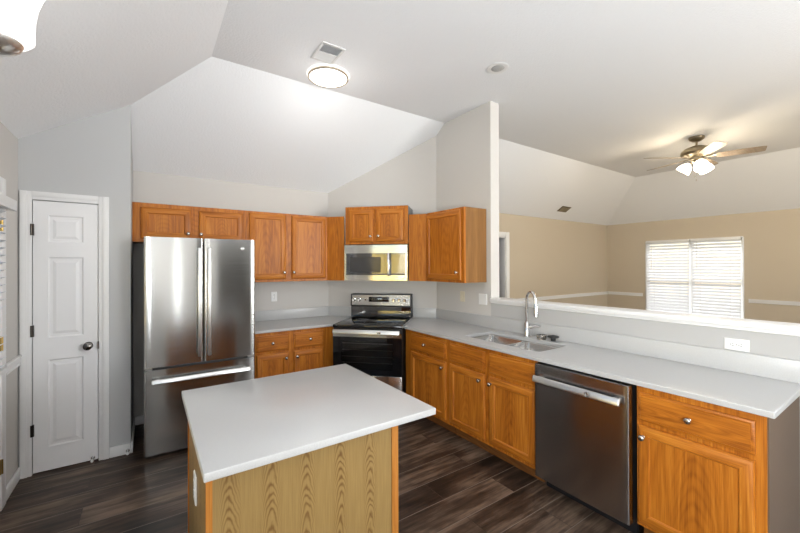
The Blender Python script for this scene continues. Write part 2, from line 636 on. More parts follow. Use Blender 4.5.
def slope_a(x, y):
    return min(ZC, ZC - (y - SY) * (ZC - ZW) / (YB - SY))


# back wall (kitchen and living room) with the doorway of the hall
DX0, DX1, DZ = 4.53, 5.35, 2.07
struct(MB().box(XL - .12, XB + .06, YB, YB + .12, 0, ZW + .02).build('wall_back', wall_paint, smooth=False))
struct(MB().box(XB + .06, DX0, YB, YB + .12, 0, ZW + .02).box(DX1, XF + .12, YB, YB + .12, 0, ZW + .02)
       .box(DX0, DX1, YB, YB + .12, DZ, ZW + .02).build('wall_living', warm_cast_paint, smooth=False))
# hall seen through the doorway
struct(MB().box(DX0 - .5, DX1 + .9, YB + 1.3, YB + 1.36, 0, 2.45).box(DX0 - .56, DX0 - .5, YB + .12, YB + 1.36, 0, 2.45)
       .box(DX1 + .9, DX1 + .96, YB + .12, YB + 1.36, 0, 2.45).box(DX0 - .56, DX1 + .96, YB + .12, YB + 1.36, 2.45, 2.5)
       .box(DX0 - .56, DX1 + .96, YB + .13, YB + 1.36, -.05, 0).build('wall_hall', hall_paint, smooth=False))
cs = MB()
for x0, x1 in ((DX0 - .09, DX0), (DX1, DX1 + .09)):
    cs.box(x0, x1, YB - .018, YB - .001, 0, DZ + .085)
cs.box(DX0, DX1, YB - .018, YB - .001, DZ, DZ + .085)
cs.box(DX1 - .018, DX1, YB, YB + .12, 0, DZ).box(DX0, DX0 + .018, YB, YB + .12, 0, DZ).box(DX0, DX1, YB, YB + .12, DZ - .018, DZ)
struct(cs.build('door_2', trim_paint, bevel=.003), 'white cased doorway to the grey hall')
# diagonal corner behind the range
struct(MB().prism(((S_WALL - YB, YB), (XB, S_WALL - XB), (XB, YB)), 0, ZC + .05).build('wall_corner', wall_paint, smooth=False))
# partition between kitchen and living room, full height beside the cabinets, low behind the sink
YCOL = 2.598
struct(MB().prism(((XB, YCOL), (XB + .127, YCOL), (XB + .127, YB), (XB, YB)), 0, ZC + .05).build('wall_right', wall_paint, smooth=False))
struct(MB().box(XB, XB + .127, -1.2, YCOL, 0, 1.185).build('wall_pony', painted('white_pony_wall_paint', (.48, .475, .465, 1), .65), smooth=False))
struct(MB().box(XB - .024, XB + .165, -1.22, YCOL - .001, 1.185, 1.217).box(XB - .012, XB - .001, -1.2, YCOL, 1.165, 1.185)
       .build('trim_1', trim_paint, bevel=.005), 'white wooden ledge capping the low wall behind the sink')
# pantry closet in the left corner
DPX0, DPX1, DPZ = -.716, -.331, 2.052
lft = lambda x, y: min(ZC, ZC - (SX - x) * (ZC - ZW) / (SX - XL), slope_a(x, y)) + .02
pw = MB()
pw.prism(((XL, YP), (DPX0, YP), (DPX0, YP + .10), (XL, YP + .10)), 0, ZC)
pw.prism(((DPX1, YP), (XP, YP), (XP, YB), (XP - .10, YB), (XP - .10, YP + .10), (DPX1, YP + .10)), 0, ZC)
pw.prism(((DPX0, YP), (DPX1, YP), (DPX1, YP + .10), (DPX0, YP + .10)), DPZ, ZC)
struct(pw.build('wall_pantry', painted('cool_grey_wall_paint', (.525, .53, .53, 1), .75), smooth=False))
# left wall with the glazed outside door (blind drawn) and a clear window nearer the camera
LD0, LD1, LDZ = 2.47, 3.37, 2.04
LW0, LW1, LWZ0, LWZ1 = .95, 2.05, .62, 2.10
LS0, LS1, LSZ0, LSZ1 = -3.1, -.1, .75, 2.05      # unseen window added behind the left fill lamp
lw = MB()
lw.box(XL - .12, XL, LD1, YP + .7, 0, ZW + .02).box(XL - .12, XL, LD0, LD1, LDZ, ZW + .02).box(XL - .12, XL, LW1, LD0, 0, ZW + .02)
lw.box(XL - .12, XL, LW0, LW1, 0, LWZ0).box(XL - .12, XL, LW0, LW1, LWZ1, ZW + .02).box(XL - .12, XL, LS1, LW0, 0, ZW + .02)
lw.box(XL - .12, XL, LS0, LS1, 0, LSZ0).box(XL - .12, XL, LS0, LS1, LSZ1, ZW + .02).box(XL - .12, XL, YF, LS0, 0, ZW + .02)
struct(lw.build('wall_left', wall_paint, smooth=False))
# far living room wall with its twin window
WY0, WY1, WZ0, WZ1 = 2.03, 3.62, .52, 2.06
fwl = MB()
fwl.box(XF, XF + .12, WY1, YB + .12, 0, ZW + .02).box(XF, XF + .12, YF, WY0, 0, ZW + .02)
fwl.box(XF, XF + .12, WY0, WY1, 0, WZ0).box(XF, XF + .12, WY0, WY1, WZ1, ZW + .02)
struct(fwl.build('wall_far', warm_cast_paint, smooth=False))
gable = lambda x, y: min(ZC, ZC - (SX - x) * (ZC - ZW) / (SX - XL), ZC - (x - SXR) * (ZC - ZW) / (XF - SXR)) + .02
OX0, OX1, OZ = 1.3, 2.9, 2.3  # opening added so the refrigerator reflects something dark
fwm = MB()
fwm.prism(((XL - .12, YF - .12), (SX, YF - .12), (OX0, YF - .12), (OX0, YF), (SX, YF), (XL - .12, YF)), 0, gable)
FS0, FS1, FSZ0, FSZ1 = 3.2, 6.6, .75, 2.25
fwm.prism(((FS1, YF - .12), (SXR, YF - .12), (XF + .12, YF - .12), (XF + .12, YF), (SXR, YF), (FS1, YF)), 0, gable)
fwm.box(OX1, FS0, YF - .12, YF, 0, ZC + .02).box(FS0, FS1, YF - .12, YF, 0, FSZ0).box(FS0, FS1, YF - .12, YF, FSZ1, ZC + .02)
fwm.box(OX0, OX1, YF - .12, YF, OZ, ZC + .02)
struct(fwm.build('wall_front', wall_paint, smooth=False))
struct(MB().box(OX0 - .06, OX0, YF - 2.6, YF - .12, 0, OZ + .1).box(OX1, OX1 + .06, YF - 2.6, YF - .12, 0, OZ + .1).box(OX0, OX1, YF - 2.66, YF - 2.6, 0, OZ + .1)
       .box(OX0, OX1, YF - 2.6, YF - .12, OZ, OZ + .06).box(OX0, OX1, YF - 2.6, YF - .2, -.06, 0).build('added_recess', painted('brown_recess_paint', (.20, .16, .125, 1), .8), smooth=False))  # dark brown box, unseen, added to darken the right refrigerator door's reflection
# outside, seen only in reflections and past the blinds
struct(MB().box(-16, XL - .13, -12, 14, -.25, -.15).box(XL - .13, XF + .14, -12, YF - 2.7, -.25, -.15).box(XF + .14, 24, -12, 14, -.25, -.15).build('ground', lawn_m, smooth=False))
fb = MB()  # unseen boards added to give the microwave a yellow reflection
for i in range(60):
    y = -5 + i * .152
    fb.box(-5.02, -5.0, y, y + .143, -.15, 1.95 + .02 * (i % 2))
for z in (.2, 1.0, 1.7):
    fb.box(-5.06, -5.02, -5, 4.1, z, z + .09)
for k in range(5):
    fb.box(-5.14, -5.06, -5 + k * 2.2, -4.9 + k * 2.2, -.15, 1.9)
tag(fb.build('added_fence', fence_m, smooth=False), 'tan boards added outside the left window, seen only reflected', 'added_fence')

# baseboards and chair rails
bb = MB()
for x0, x1 in ((XL, DPX0 - .065), (DPX1 + .068, XP)):
    bb.box(x0, x1, YP - .014, YP - .001, 0, .085)
bb.box(XP + .001, XP + .014, YP - .014, YB - .001, 0, .085)
struct(bb.build('baseboard_pantry', trim_paint, bevel=.004))
struct(MB().box(XP + .015, .86, YB - .014, YB - .001, 0, .085).build('baseboard_back', trim_paint, bevel=.004))
struct(MB().box(XL + .001, XL + .014, LD1 + .10, YP - .001, 0, .085).build('baseboard_left', trim_paint, bevel=.004))


def rail_prof(p0, p1, nrm, z):
    """chair rail: three stepped mouldings from p0 to p1 standing off the wall along nrm"""
    m = MB()
    n = Vector((nrm[0], nrm[1]))
    for dep, za, zb in ((.024, z + .050, z + .068), (.015, z + .016, z + .050), (.020, z, z + .016)):
        q = [Vector(p0) + n * .001, Vector(p1) + n * .001, Vector(p1) + n * dep, Vector(p0) + n * dep]
        m.prism([(v.x, v.y) for v in q], za, zb)
    return m


struct(rail_prof((XL, LD1 + .10), (XL, YP - .002), (1, 0), .838).build('trim_2', trim_paint, bevel=.002), 'white chair rail on the left wall beside the pantry door')
struct(rail_prof((DX1 + .092, YB), (XF - .001, YB), (0, -1), .865).build('trim_3', trim_paint, bevel=.002), 'white chair rail along the long living room wall')
m = rail_prof((XF, WY1 + .07), (XF, YB - .026), (-1, 0), .865)
m2 = rail_prof((XF, YF + .01), (XF, WY0 - .07), (-1, 0), .865)
n0 = len(m.v)
m.v += m2.v
m.f += [tuple(i + n0 for i in f) for f in m2.f]
m.m += m2.m
struct(m.build('trim_4', trim_paint, bevel=.002), 'white chair rail either side of the living room window')

# ------------------------------------------------------------------ windows and blinds


def window_unit(name, axis_x, y0, y1, z0, z1, mull, inward):
    """frame, sashes and panes in a wall of constant x; inward = direction of the room"""
    w = MB()
    xa, xb = sorted((axis_x - inward * .02, axis_x - inward * .09))
    t = .04
    w.box(xa, xb, y0, y1, z0, z0 + t).box(xa, xb, y0, y1, z1 - t, z1).box(xa, xb, y0, y0 + t, z0, z1).box(xa, xb, y1 - t, y1, z0, z1)
    cols = [y0 + (y1 - y0) * i / mull for i in range(mull + 1)]
    for y in cols[1:-1]:
        w.box(xa, xb, y - .04, y + .04, z0, z1)
    zm = (z0 + z1) / 2
    w.box(xa + .01, xb - .01, y0, y1, zm - .022, zm + .022)
    o = struct(w.build(name, trim_paint, bevel=.003))
    xm = (xa + xb) / 2
    for i in range(mull):
        MB().box(xm - .002, xm + .002, cols[i] + .03, cols[i + 1] - .03, z0 + .03, z1 - .03).build('window_pane', window_glass, o, smooth=False)
    return o


w1 = window_unit('window_1', XF, WY0, WY1, WZ0, WZ1, 2, -1)
MB().box(XF - .012, XF - .001, WY0 - .012, WY0 + .012, WZ0, WZ1).box(XF - .012, XF - .001, WY1 - .012, WY1 + .012, WZ0, WZ1).box(XF - .012, XF - .001, WY0, WY1, WZ1 - .01, WZ1 + .014) \
    .box(XF - .05, XF - .001, WY0 - .05, WY1 + .05, WZ0 - .03, WZ0).build('window_casing', trim_paint, w1, bevel=.003)
window_unit('window_2', XL, LW0, LW1, LWZ0, LWZ1, 1, 1)
window_unit('added_window_3', XL, LS0, LS1, LSZ0, LSZ1, 3, 1)  # unseen, added to go with the left fill lamp
w4 = MB()  # unseen front window, added behind the dining and living fill lamps
for z0, z1 in ((FSZ0, FSZ0 + .04), (FSZ1 - .04, FSZ1), ((FSZ0 + FSZ1) / 2 - .02, (FSZ0 + FSZ1) / 2 + .02)):
    w4.box(FS0, FS1, YF - .09, YF - .02, z0, z1)
for i in range(5):
    x = FS0 + (FS1 - FS0) * i / 4
    w4.box(max(x - .04, FS0), min(x + .04, FS1), YF - .09, YF - .02, FSZ0, FSZ1)
w4 = struct(w4.build('added_window_4', trim_paint, bevel=.003))
for i in range(4):
    MB().box(FS0 + (FS1 - FS0) * i / 4 + .03, FS0 + (FS1 - FS0) * (i + 1) / 4 - .03, YF - .057, YF - .053, FSZ0 + .03, FSZ1 - .03).build('window_pane', window_glass, w4, smooth=False)


def blind(name, label, x, y0, y1, z0, z1, inward, tilt, wand_y, group=None, pitch=.047, width=.048):
    t = thing(name, label, 'blind', (x, (y0 + y1) / 2, z0), 0, group)
    hw, H = (y1 - y0) / 2, z1 - z0
    s = MB()
    n = round((H - .085) / pitch)
    pitch = (H - .085) / n
    n += 1
    ca, sa = math.cos(R(tilt)) * width / 2, math.sin(R(tilt)) * width / 2
    for i in range(n):
        z = .034 + i * pitch
        p = [(-ca, -hw + .004, z - sa), (ca, -hw + .004, z + sa), (ca, hw - .004, z + sa), (-ca, hw - .004, z - sa)]
        d = .0022
        s.loft([p, [(q[0], q[1], q[2] + d) for q in p]])
    s.build('slats', blind_slat, t, smooth=False)
    MB().box(-.028, .028, -hw, hw, H - .045, H).build('headrail', white_plastic, t, bevel=.003)
    MB().box(-.022, .022, -hw + .003, hw - .003, 0, .022).build('bottom_rail', white_plastic, t, bevel=.003)
    for k in (-.6, .6):
        for q in (-1, 1):
            MB().box(q * (ca + .002) - .0008, q * (ca + .002) + .0008, k * hw - .0015, k * hw + .0015, .01, H - .04).build('ladder_cord', white_plastic, t, smooth=False)
    MB().tube([(inward * .045, wand_y, H - .05), (inward * .05, wand_y, H * .62)], .005, 6).build('tilt_wand', white_plastic, t)
    return t


blind('window_blind', 'white slatted blind nearest the corner, left half of the living room window', XF - .045, 2.83, 3.60, WZ0 + .01, WZ1 - .005, -1, 62, .27,
      'living room blinds', .06, .058)
blind('window_blind', 'white slatted blind on the right half of the living room window', XF - .045, 2.05, 2.80, WZ0 + .01, WZ1 - .005, -1, 62, .27,
      'living room blinds', .06, .058)

# outside door on the left wall: slab with half light, casing, hinges
do = MB()
xd0, xd1 = XL - .05, XL - .008
do.box(xd0, xd1, LD0 + .02, LD1 - .02, .012, .92).box(xd0, xd1, LD0 + .02, LD0 + .15, .92, LDZ - .02).box(xd0, xd1, LD1 - .15, LD1 - .02, .92, LDZ - .02)
do.box(xd0, xd1, LD0 + .15, LD1 - .15, LDZ - .15, LDZ - .02)
do.box(XL - .12, XL, LD1 - .018, LD1, 0, LDZ).box(XL - .12, XL, LD0, LD0 + .018, 0, LDZ).box(XL - .12, XL, LD0, LD1, LDZ - .018, LDZ)
door3 = struct(do.build('door_3', door_paint, bevel=.003), 'white half-glazed outside door at the left edge')
MB().box(XL + .001, XL + .018, LD1 - .006, LD1 + .09, 0, LDZ + .085).box(XL + .001, XL + .018, LD0 - .09, LD0 + .006, 0, LDZ + .085) \
    .box(XL + .001, XL + .018, LD0, LD1, LDZ - .006, LDZ + .085).build('door_casing', trim_paint, door3, bevel=.003)
MB().box(XL - .032, XL - .026, LD0 + .15, LD1 - .15, .92, LDZ - .15).build('door_pane', window_glass, door3, smooth=False)
for z in (.24, 1.02, 1.78):
    lab(MB().box(XL - .004, XL + .021, LD1 - .03, LD1 - .008, z, z + .09).tube([(XL + .022, LD1 - .012, z), (XL + .022, LD1 - .012, z + .09)], .006, 8)
        .build('hinge', brass, door3), 'brass hinge')
bl = blind('door_blind', 'white slatted blind over the glazed outside door at left', XL + .035, 2.45, 3.30, .90, 1.985, 1, 24, -.3, None, .046, .046)
MB().box(.004, .034, -.43, .585, 1.02, 1.09).build('valance', white_plastic, bl, bevel=.004)

# ------------------------------------------------------------------ pantry door
pd = MB()
ya, yb = YP + .004, YP + .038
st = (DPX0 + .004, -.629, -.424, DPX1 - .003)
zs = [.012, .187, .846, 1.013, 1.625, 1.738, 1.943, DPZ - .004]
for i in range(len(zs) - 1):
    z0, z1 = zs[i], zs[i + 1]
    if i % 2 == 1:
        pd.nest(st[1], st[2], z0, z1, [(0, ya), (.010, ya + .009), (.026, ya + .009), (.046, ya + .002)])
        pd.quad([(st[0], ya, z0), (st[1], ya, z0), (st[1], ya, z1), (st[0], ya, z1)])
        pd.quad([(st[2], ya, z0), (st[3], ya, z0), (st[3], ya, z1), (st[2], ya, z1)])
    else:
        pd.quad([(st[0], ya, z0), (st[3], ya, z0), (st[3], ya, z1), (st[0], ya, z1)])
pd.quad([(st[0], yb, zs[0]), (st[0], yb, zs[-1]), (st[3], yb, zs[-1]), (st[3], yb, zs[0])])
pd.quad([(st[0], ya, zs[0]), (st[0], ya, zs[-1]), (st[0], yb, zs[-1]), (st[0], yb, zs[0])])
pd.quad([(st[3], ya, zs[0]), (st[3], yb, zs[0]), (st[3], yb, zs[-1]), (st[3], ya, zs[-1])])
pd.quad([(st[0], ya, zs[-1]), (st[3], ya, zs[-1]), (st[3], yb, zs[-1]), (st[0], yb, zs[-1])])
door1 = struct(pd.build('door_1', door_paint, smooth=False), 'narrow white three-panel pantry door')
dc = MB()


def casing_strip(mb, x0, x1, z0, z1, upright, flip):
    """stepped casing: thick outer band, thin inner band"""
    if upright:
        w = x1 - x0
        a, b = (x0, x0 + w * .62) if flip else (x1 - w * .62, x1)
        mb.box(x0, x1, YP - .011, YP - .0005, z0, z1).box(a, b, YP - .018, YP - .010, z0, z1)
    else:
        h = z1 - z0
        mb.box(x0, x1, YP - .011, YP - .0005, z0, z1).box(x0, x1, YP - .018, YP - .010, z1 - h * .62, z1)


casing_strip(dc, DPX0 - .063, DPX0 + .0, 0, DPZ + .062, True, True)
casing_strip(dc, DPX1, DPX1 + .067, 0, DPZ + .062, True, False)
casing_strip(dc, DPX0, DPX1, DPZ + .001, DPZ + .062, False, False)
dc.build('door_casing', trim_paint, door1, bevel=.0025)
for z in (.29, 1.03, 1.785):
    lab(MB().box(DPX0 - .008, DPX0 + .012, YP - .014, YP + .003, z, z + .085).tube([(DPX0 - .001, YP - .014, z), (DPX0 - .001, YP - .014, z + .085)], .006, 8)
        .build('hinge', oil_bronze, door1), 'dark bronze hinge')
kb = MB().lathe([(.030, 0), (.031, .004), (.026, .009), (.012, .012), (.011, .026), (.016, .032), (.026, .040), (.029, .050), (.027, .060), (.016, .067), (.0, .068)],
                (-.395, YP + .004, .925), (0, -1, 0), 24)
lab(kb.build('door_knob', plain('dark_pewter', (.16, .15, .14, 1), .22, 1), door1), 'round dark metal knob')
lab(MB().box(DPX1 - .004, DPX1 + .003, YP - .0185, YP + .002, .895, .955).build('strike_plate', oil_bronze, door1), 'dark strike plate')


def door_stop(x, y, label):
    s = MB()
    s.lathe([(.014, 0), (.014, .006), (.006, .008)], (x, y, .03), (0, -1, 0), 12)
    pts = []
    for i in range(60):
        a = i * 2 * math.pi / 9
        pts.append((x + .0065 * math.cos(a), y - .008 - i * .0008, .03 + .0065 * math.sin(a)))
    s.tube(pts, .0016, 5)
    t = tag(s.build('door_stop', chrome), label, 'door stop')
    MB().lathe([(.009, .055), (.010, .060), (.010, .070), (.006, .073)], (x, y, .03), (0, -1, 0), 12).build('tip', white_plastic, t)
    return t


door_stop(-.366, YP + .004, 'small chrome spring door stop low on the pantry door')
door_stop(-.142, YP - .0145, 'small chrome spring door stop on the baseboard beside the refrigerator')

# ------------------------------------------------------------------ cabinet pieces (local frame: x right, y into wall, z up, face at y=0)
KNOB = [(.010, 0), (.010, .002), (.0055, .004), (.0055, .012), (.010, .015), (.0155, .020), (.0165, .025), (.014, .030), (.008, .033), (.0, .0335)]


def knob(parent, x, z, y=-.021):
    return lab(MB().lathe(KNOB, (x, y, z), (0, -1, 0), 18).build('knob', nickel, parent), 'round satin nickel knob')


def cab_door(parent, x0, x1, z0, z1, kx=None, kz=None, name='door'):
    d = MB()
    d.box(x0, x1, -.012, -.0008, z0, z1)
    fr = .052
    d.nest(x0, x1, z0, z1, [(0, -.0118), (.004, -.018), (.009, -.021), (fr, -.021), (fr + .007, -.0125), (fr + .010, -.0125)], 0, 1)
    o = d.build(name, [oak_v, oak_h], parent)
    if kx is not None:
        knob(o, kx, kz)
    return o


def cab_drawer(parent, x0, x1, z0, z1, kx=None, kz=None, name='drawer'):
    d = MB()
    d.box(x0, x1, -.010, -.0008, z0, z1)
    d.nest(x0, x1, z0, z1, [(0, -.0098), (.004, -.0125), (.012, -.015), (.015, -.021), (.02, -.021)])
    o = d.build(name, oak_h, parent)
    if kx is not None:
        knob(o, kx, kz)
    return o


def carcass(parent, w, depth, z0, z1, mats=None, hollow=True, name='body', stiles=()):
    """face frame, sides, bottom and back; stiles = extra uprights of the face frame"""
    b = MB()
    t = .018
    b.box(0, w, 0, .02, z0, z1)
    b.box(0, t, .02, depth, z0, z1, 1).box(w - t, w, .02, depth, z0, z1, 1)
    b.box(t, w - t, .02, depth, z0, z0 + t, 1).box(t, w - t, depth - .008, depth, z0 + t, z1, 1)
    if not hollow:
        b.box(t, w - t, .02, depth, z1 - t, z1, 1)
    return b.build(name, mats or [oak_v, oak_side], parent, smooth=False)


# --- upper cabinets
UZ0, UZ1 = 1.378, 2.137
UY = 4.12
UD = YB - UY - .004
t = thing('wall_cabinet', 'oak wall cabinet with two short doors above the refrigerator', 'cabinet', (-.121, UY, 1.777))
carcass(t, .972, UD, 0, .36, hollow=False)
cab_door(t, .061, .465, .030, .322, .437, .088)
cab_door(t, .532, .940, .030, .322, .548, .088)
t = thing('wall_cabinet', 'oak wall cabinet with two tall doors right of the refrigerator', 'cabinet', (.853, UY, UZ0))
carcass(t, .904, UD, 0, UZ1 - UZ0, hollow=False)
cab_door(t, .026, .412, .028, .738, .387, .102)
cab_door(t, .478, .884, .028, .738, .494, .104)
# --- cabinet over the microwave, on the diagonal
SD = 5.86


def diag(s, d):
    return ((s + d) / 2, (s - d) / 2)


px, py = diag(SD, -2.03)
t = thing('wall_cabinet', 'short oak wall cabinet with two small doors above the microwave', 'cabinet', (px, py, 1.803), -45)
carcass(t, .746, (S_WALL - SD) / math.sqrt(2) - .006, 0, .437, [oak_v, dark_grey], hollow=False)
q = math.sqrt(2)
cab_door(t, (-1.96 + 2.03) / q, (-1.548 + 2.03) / q, .026, .402, (-1.591 + 2.03) / q, .089)
cab_door(t, (-1.506 + 2.03) / q, (-1.041 + 2.03) / q, .026, .402, (-1.456 + 2.03) / q, .089)


def filler(p0, p1, label):
    p0, p1 = Vector(p0), Vector(p1)
    d = (p1 - p0)
    n = Vector((-d.y, d.x)).normalized() * .018
    if n.x + n.y < 0:
        n = -n
    cx, cy = p0
    poly = [(0, 0), (d.x, d.y), (d.x + n.x, d.y + n.y), (n.x, n.y)]
    f = MB().prism(poly, 0, UZ1 - UZ0 - .002).build('filler_panel', oak_v, smooth=False)
    f.location = (cx, cy, UZ0)
    return tag(f, label, 'panel')


pL = diag(SD + .012, -2.058)
filler((1.7585, UY + .004), (pL[0] - .003, pL[1] + .002), 'narrow plain oak panel left of the microwave')
pR = diag(SD + .012, -.970)
filler((pR[0] + .003, pR[1] - .003), (2.5815, 3.254), 'narrow plain oak panel right of the microwave')
# --- upper cabinet on the right wall
t = thing('wall_cabinet', 'oak wall cabinet with one door on the right wall beside the living room opening', 'cabinet', (2.583, 3.250, UZ0), -90)
carcass(t, .595, XB - 2.583 - .004, 0, UZ1 - UZ0, hollow=False)
cab_door(t, .006, .556, .027, .738, .512, .103)

# --- base cabinets
BZ, KZ = .882, .105


def base_unit(label, loc, rz, w, depth=.60, kick=.075, body_mats=None, hollow=True):
    t = thing('base_cabinet', label, 'cabinet', loc, rz)
    carcass(t, w, depth, KZ, BZ, body_mats, hollow)
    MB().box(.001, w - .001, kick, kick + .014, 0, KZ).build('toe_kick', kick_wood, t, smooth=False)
    return t


t = base_unit('oak base cabinet with two drawers and two doors beside the refrigerator', (.868, 3.82, 0), 0, .852)
XA = .868
cab_drawer(t, .012, 1.2 - XA, .692, .852, 1.032 - XA, .775)
cab_drawer(t, 1.253 - XA, 1.582 - XA, .692, .852, 1.425 - XA, .775)
cab_door(t, .012, 1.2 - XA, .135, .665, 1.168 - XA, .607)
cab_door(t, 1.253 - XA, 1.582 - XA, .135, .665, 1.283 - XA, .607)
BF = 2.261
BD = XB - BF - .012
t = base_unit('oak base cabinet with one drawer and one door right of the range', (BF, 3.21, 0), -90, 3.21 - 2.522, BD)
cab_drawer(t, 3.21 - 3.10, 3.21 - 2.56, .690, .852, 3.21 - 2.855, .773)
cab_door(t, 3.21 - 3.10, 3.21 - 2.56, .135, .665, 3.21 - 2.595, .609)
t = base_unit('oak sink base cabinet with two blank drawer fronts and two doors', (BF, 2.520, 0), -90, 2.520 - 1.600, BD)
for y0, y1, kn in ((2.505, 2.084, 2.129), (2.037, 1.615, 2.014)):
    cab_drawer(t, 2.520 - y0, 2.520 - y1, .690, .852, name='false_drawer_front')
    cab_door(t, 2.520 - y0, 2.520 - y1, .135, .665, 2.520 - kn, .612)
t = base_unit('oak base cabinet with one drawer and one door right of the dishwasher', (BF, .962, 0), -90, .526, BD)
cab_drawer(t, .962 - .951, .962 - .473, .693, .848, .962 - .715, .773)
cab_door(t, .962 - .951, .962 - .473, .128, .668, .962 - .924, .608)
lab(MB().box(.5262, .532, .004, BD, .0, BZ).build('end_panel', taupe_paint, t, smooth=False), 'taupe painted end panel')

# ------------------------------------------------------------------ worktops
CT0, CT1 = .8845, .914


def slab_poly(mb, poly, z0, z1, holes=()):
    """prism with rectangular holes, triangulated top and bottom"""
    bm = bmesh.new()
    loops = [poly] + list(holes)
    edges = []
    for lp in loops:
        vs = [bm.verts.new((x, y, z1)) for x, y in lp]
        edges += [bm.edges.new((vs[i], vs[(i + 1) % len(vs)])) for i in range(len(vs))]
    bmesh.ops.triangle_fill(bm, use_beauty=True, edges=edges)
    bm.verts.index_update()
    vs = [tuple(v.co) for v in bm.verts]
    n = len(mb.v)
    k = len(vs)
    mb.v += vs + [(x, y, z0) for x, y, _ in vs]
    for f in bm.faces:
        idx = [v.index for v in f.verts]
        mb.f.append(tuple(n + i for i in idx))
        mb.f.append(tuple(n + k + i for i in reversed(idx)))
        mb.m += [0, 0]
    s = 0
    for lp in loops:
        L = len(lp)
        for i in range(L):
            a, b = s + i, s + (i + 1) % L
            mb.f.append((n + a, n + b, n + k + b, n + k + a))
            mb.m.append(0)
        s += L
    bm.free()
    return mb


def bevel_slab(o, w=.004):
    b = o.modifiers.new('eased_edge', 'BEVEL')
    b.width = w
    b.segments = 2
    b.limit_method = 'ANGLE'
    b.angle_limit = R(50)
    return o


RL, RR = -2.076, -.966        # x - y along the two sides of the range
e = .002
# left worktop
polyA = [(.862, 3.79), (3.79 + RL, 3.79), diag(S_WALL - e, RL), (S_WALL - YB, YB - e), (.862, YB - e)]
ca = thing('countertop', 'white quartz countertop between refrigerator and range', 'countertop', (0, 0, 0))
bevel_slab(slab_poly(MB(), polyA, CT0, CT1).build('slab', quartz, ca, weld=True))
bs = MB()
bs.prism([(.862, YB - .020), (S_WALL - YB - .009, YB - .020), (S_WALL - YB - .002, YB - e), (.862, YB - e)], CT1 + .0005, 1.034)
s1, s2 = S_WALL - e * 1.5, S_WALL - .028
bs.prism([diag(s2, -2.522), diag(s2, RL), diag(s1, RL), diag(s1, -2.530)], CT1 + .0005, 1.034)
bs.build('backsplash', quartz, ca, bevel=.0015)
# right worktop with the sink cut-out
SKX0, SKX1, SKY0, SKY1 = 2.368, 2.748, 1.672, 2.455
yR = BF - .03
polyB = [(yR, .405), (XB - e, .405), (XB - e, S_WALL - XB - .002), diag(S_WALL - e, RR), (yR, yR - RR)]
rr_ = .03


def round_rect(x0, x1, y0, y1, r, seg=5):
    out = []
    for cx, cy, a0 in ((x1 - r, y0 + r, -90), (x1 - r, y1 - r, 0), (x0 + r, y1 - r, 90), (x0 + r, y0 + r, 180)):
        for i in range(seg + 1):
            a = R(a0 + 90 * i / seg)
            out.append((cx + r * math.cos(a), cy + r * math.sin(a)))
    return out


cb = thing('countertop', 'long white quartz countertop holding the sink', 'countertop', (0, 0, 0))
bevel_slab(slab_poly(MB(), polyB, CT0, CT1, [round_rect(SKX0, SKX1, SKY0, SKY1, rr_)]).build('slab', quartz, cb, weld=True))
bs = MB()
bs.box(XB - .022, XB - e, .405, S_WALL - XB - .012, CT1 + .0005, 1.034)
bs.prism([diag(s2, RR), diag(s2, -.57), diag(s1, -.555), diag(s1, RR)], CT1 + .0005, 1.034)
bs.build('backsplash', quartz, cb, bevel=.0015)
# island
IX0, IX1, IY0, IY1 = .139, 1.065, 1.277, 2.195
it = tag(MB().box(IX0, IX1, IY0, IY1, CT0, CT1).build('island_countertop', quartz, bevel=.004), 'white quartz slab on top of the kitchen island', 'countertop')
BX0, BX1, BY0, BY1 = .160, .921, 1.377, 2.064
isl = thing('island_cabinet', 'pale oak island cabinet under a white slab', 'cabinet', (BX0, BY0, 0))
iw, idp = BX1 - BX0, BY1 - BY0
ib = MB().box(.008, iw - .008, .008, idp - .03, .10, BZ).box(.02, iw - .02, .03, idp - .10, 0, .10)
ib.build('body', oak_side, isl, smooth=False)
lab(MB().box(.016, iw - .030, .001, .0078, 0, BZ).build('back_panel', island_veneer, isl, smooth=False), 'pale oak veneer panel with repeated arched grain')
sp_ = MB().box(0, idp - .028, 0, .0078, 0, BZ)
o = sp_.build('side_panel', island_veneer, isl, smooth=False)
o.rotation_euler = (0, 0, R(-90))
o.location = (0, idp - .012, 0)
lab(o, 'pale oak veneer side')
MB().box(iw - .0078, iw, .004, idp - .03, .0, BZ).build('side_panel', oak_v, isl, smooth=False)
lab(MB().box(-.004, .0155, -.004, .0155, 0, BZ).build('corner_trim', oak_trim, isl, smooth=False), 'orange oak corner strip')
lab(MB().box(iw - .0295, iw + .003, -.004, .0008, 0, BZ).build('corner_trim', oak_trim, isl, smooth=False), 'orange oak corner strip')
fr = MB().box(-.004, iw + .004, idp - .0295, idp - .010, .10, BZ)
fr.build('face_frame', oak_v, isl, smooth=False)

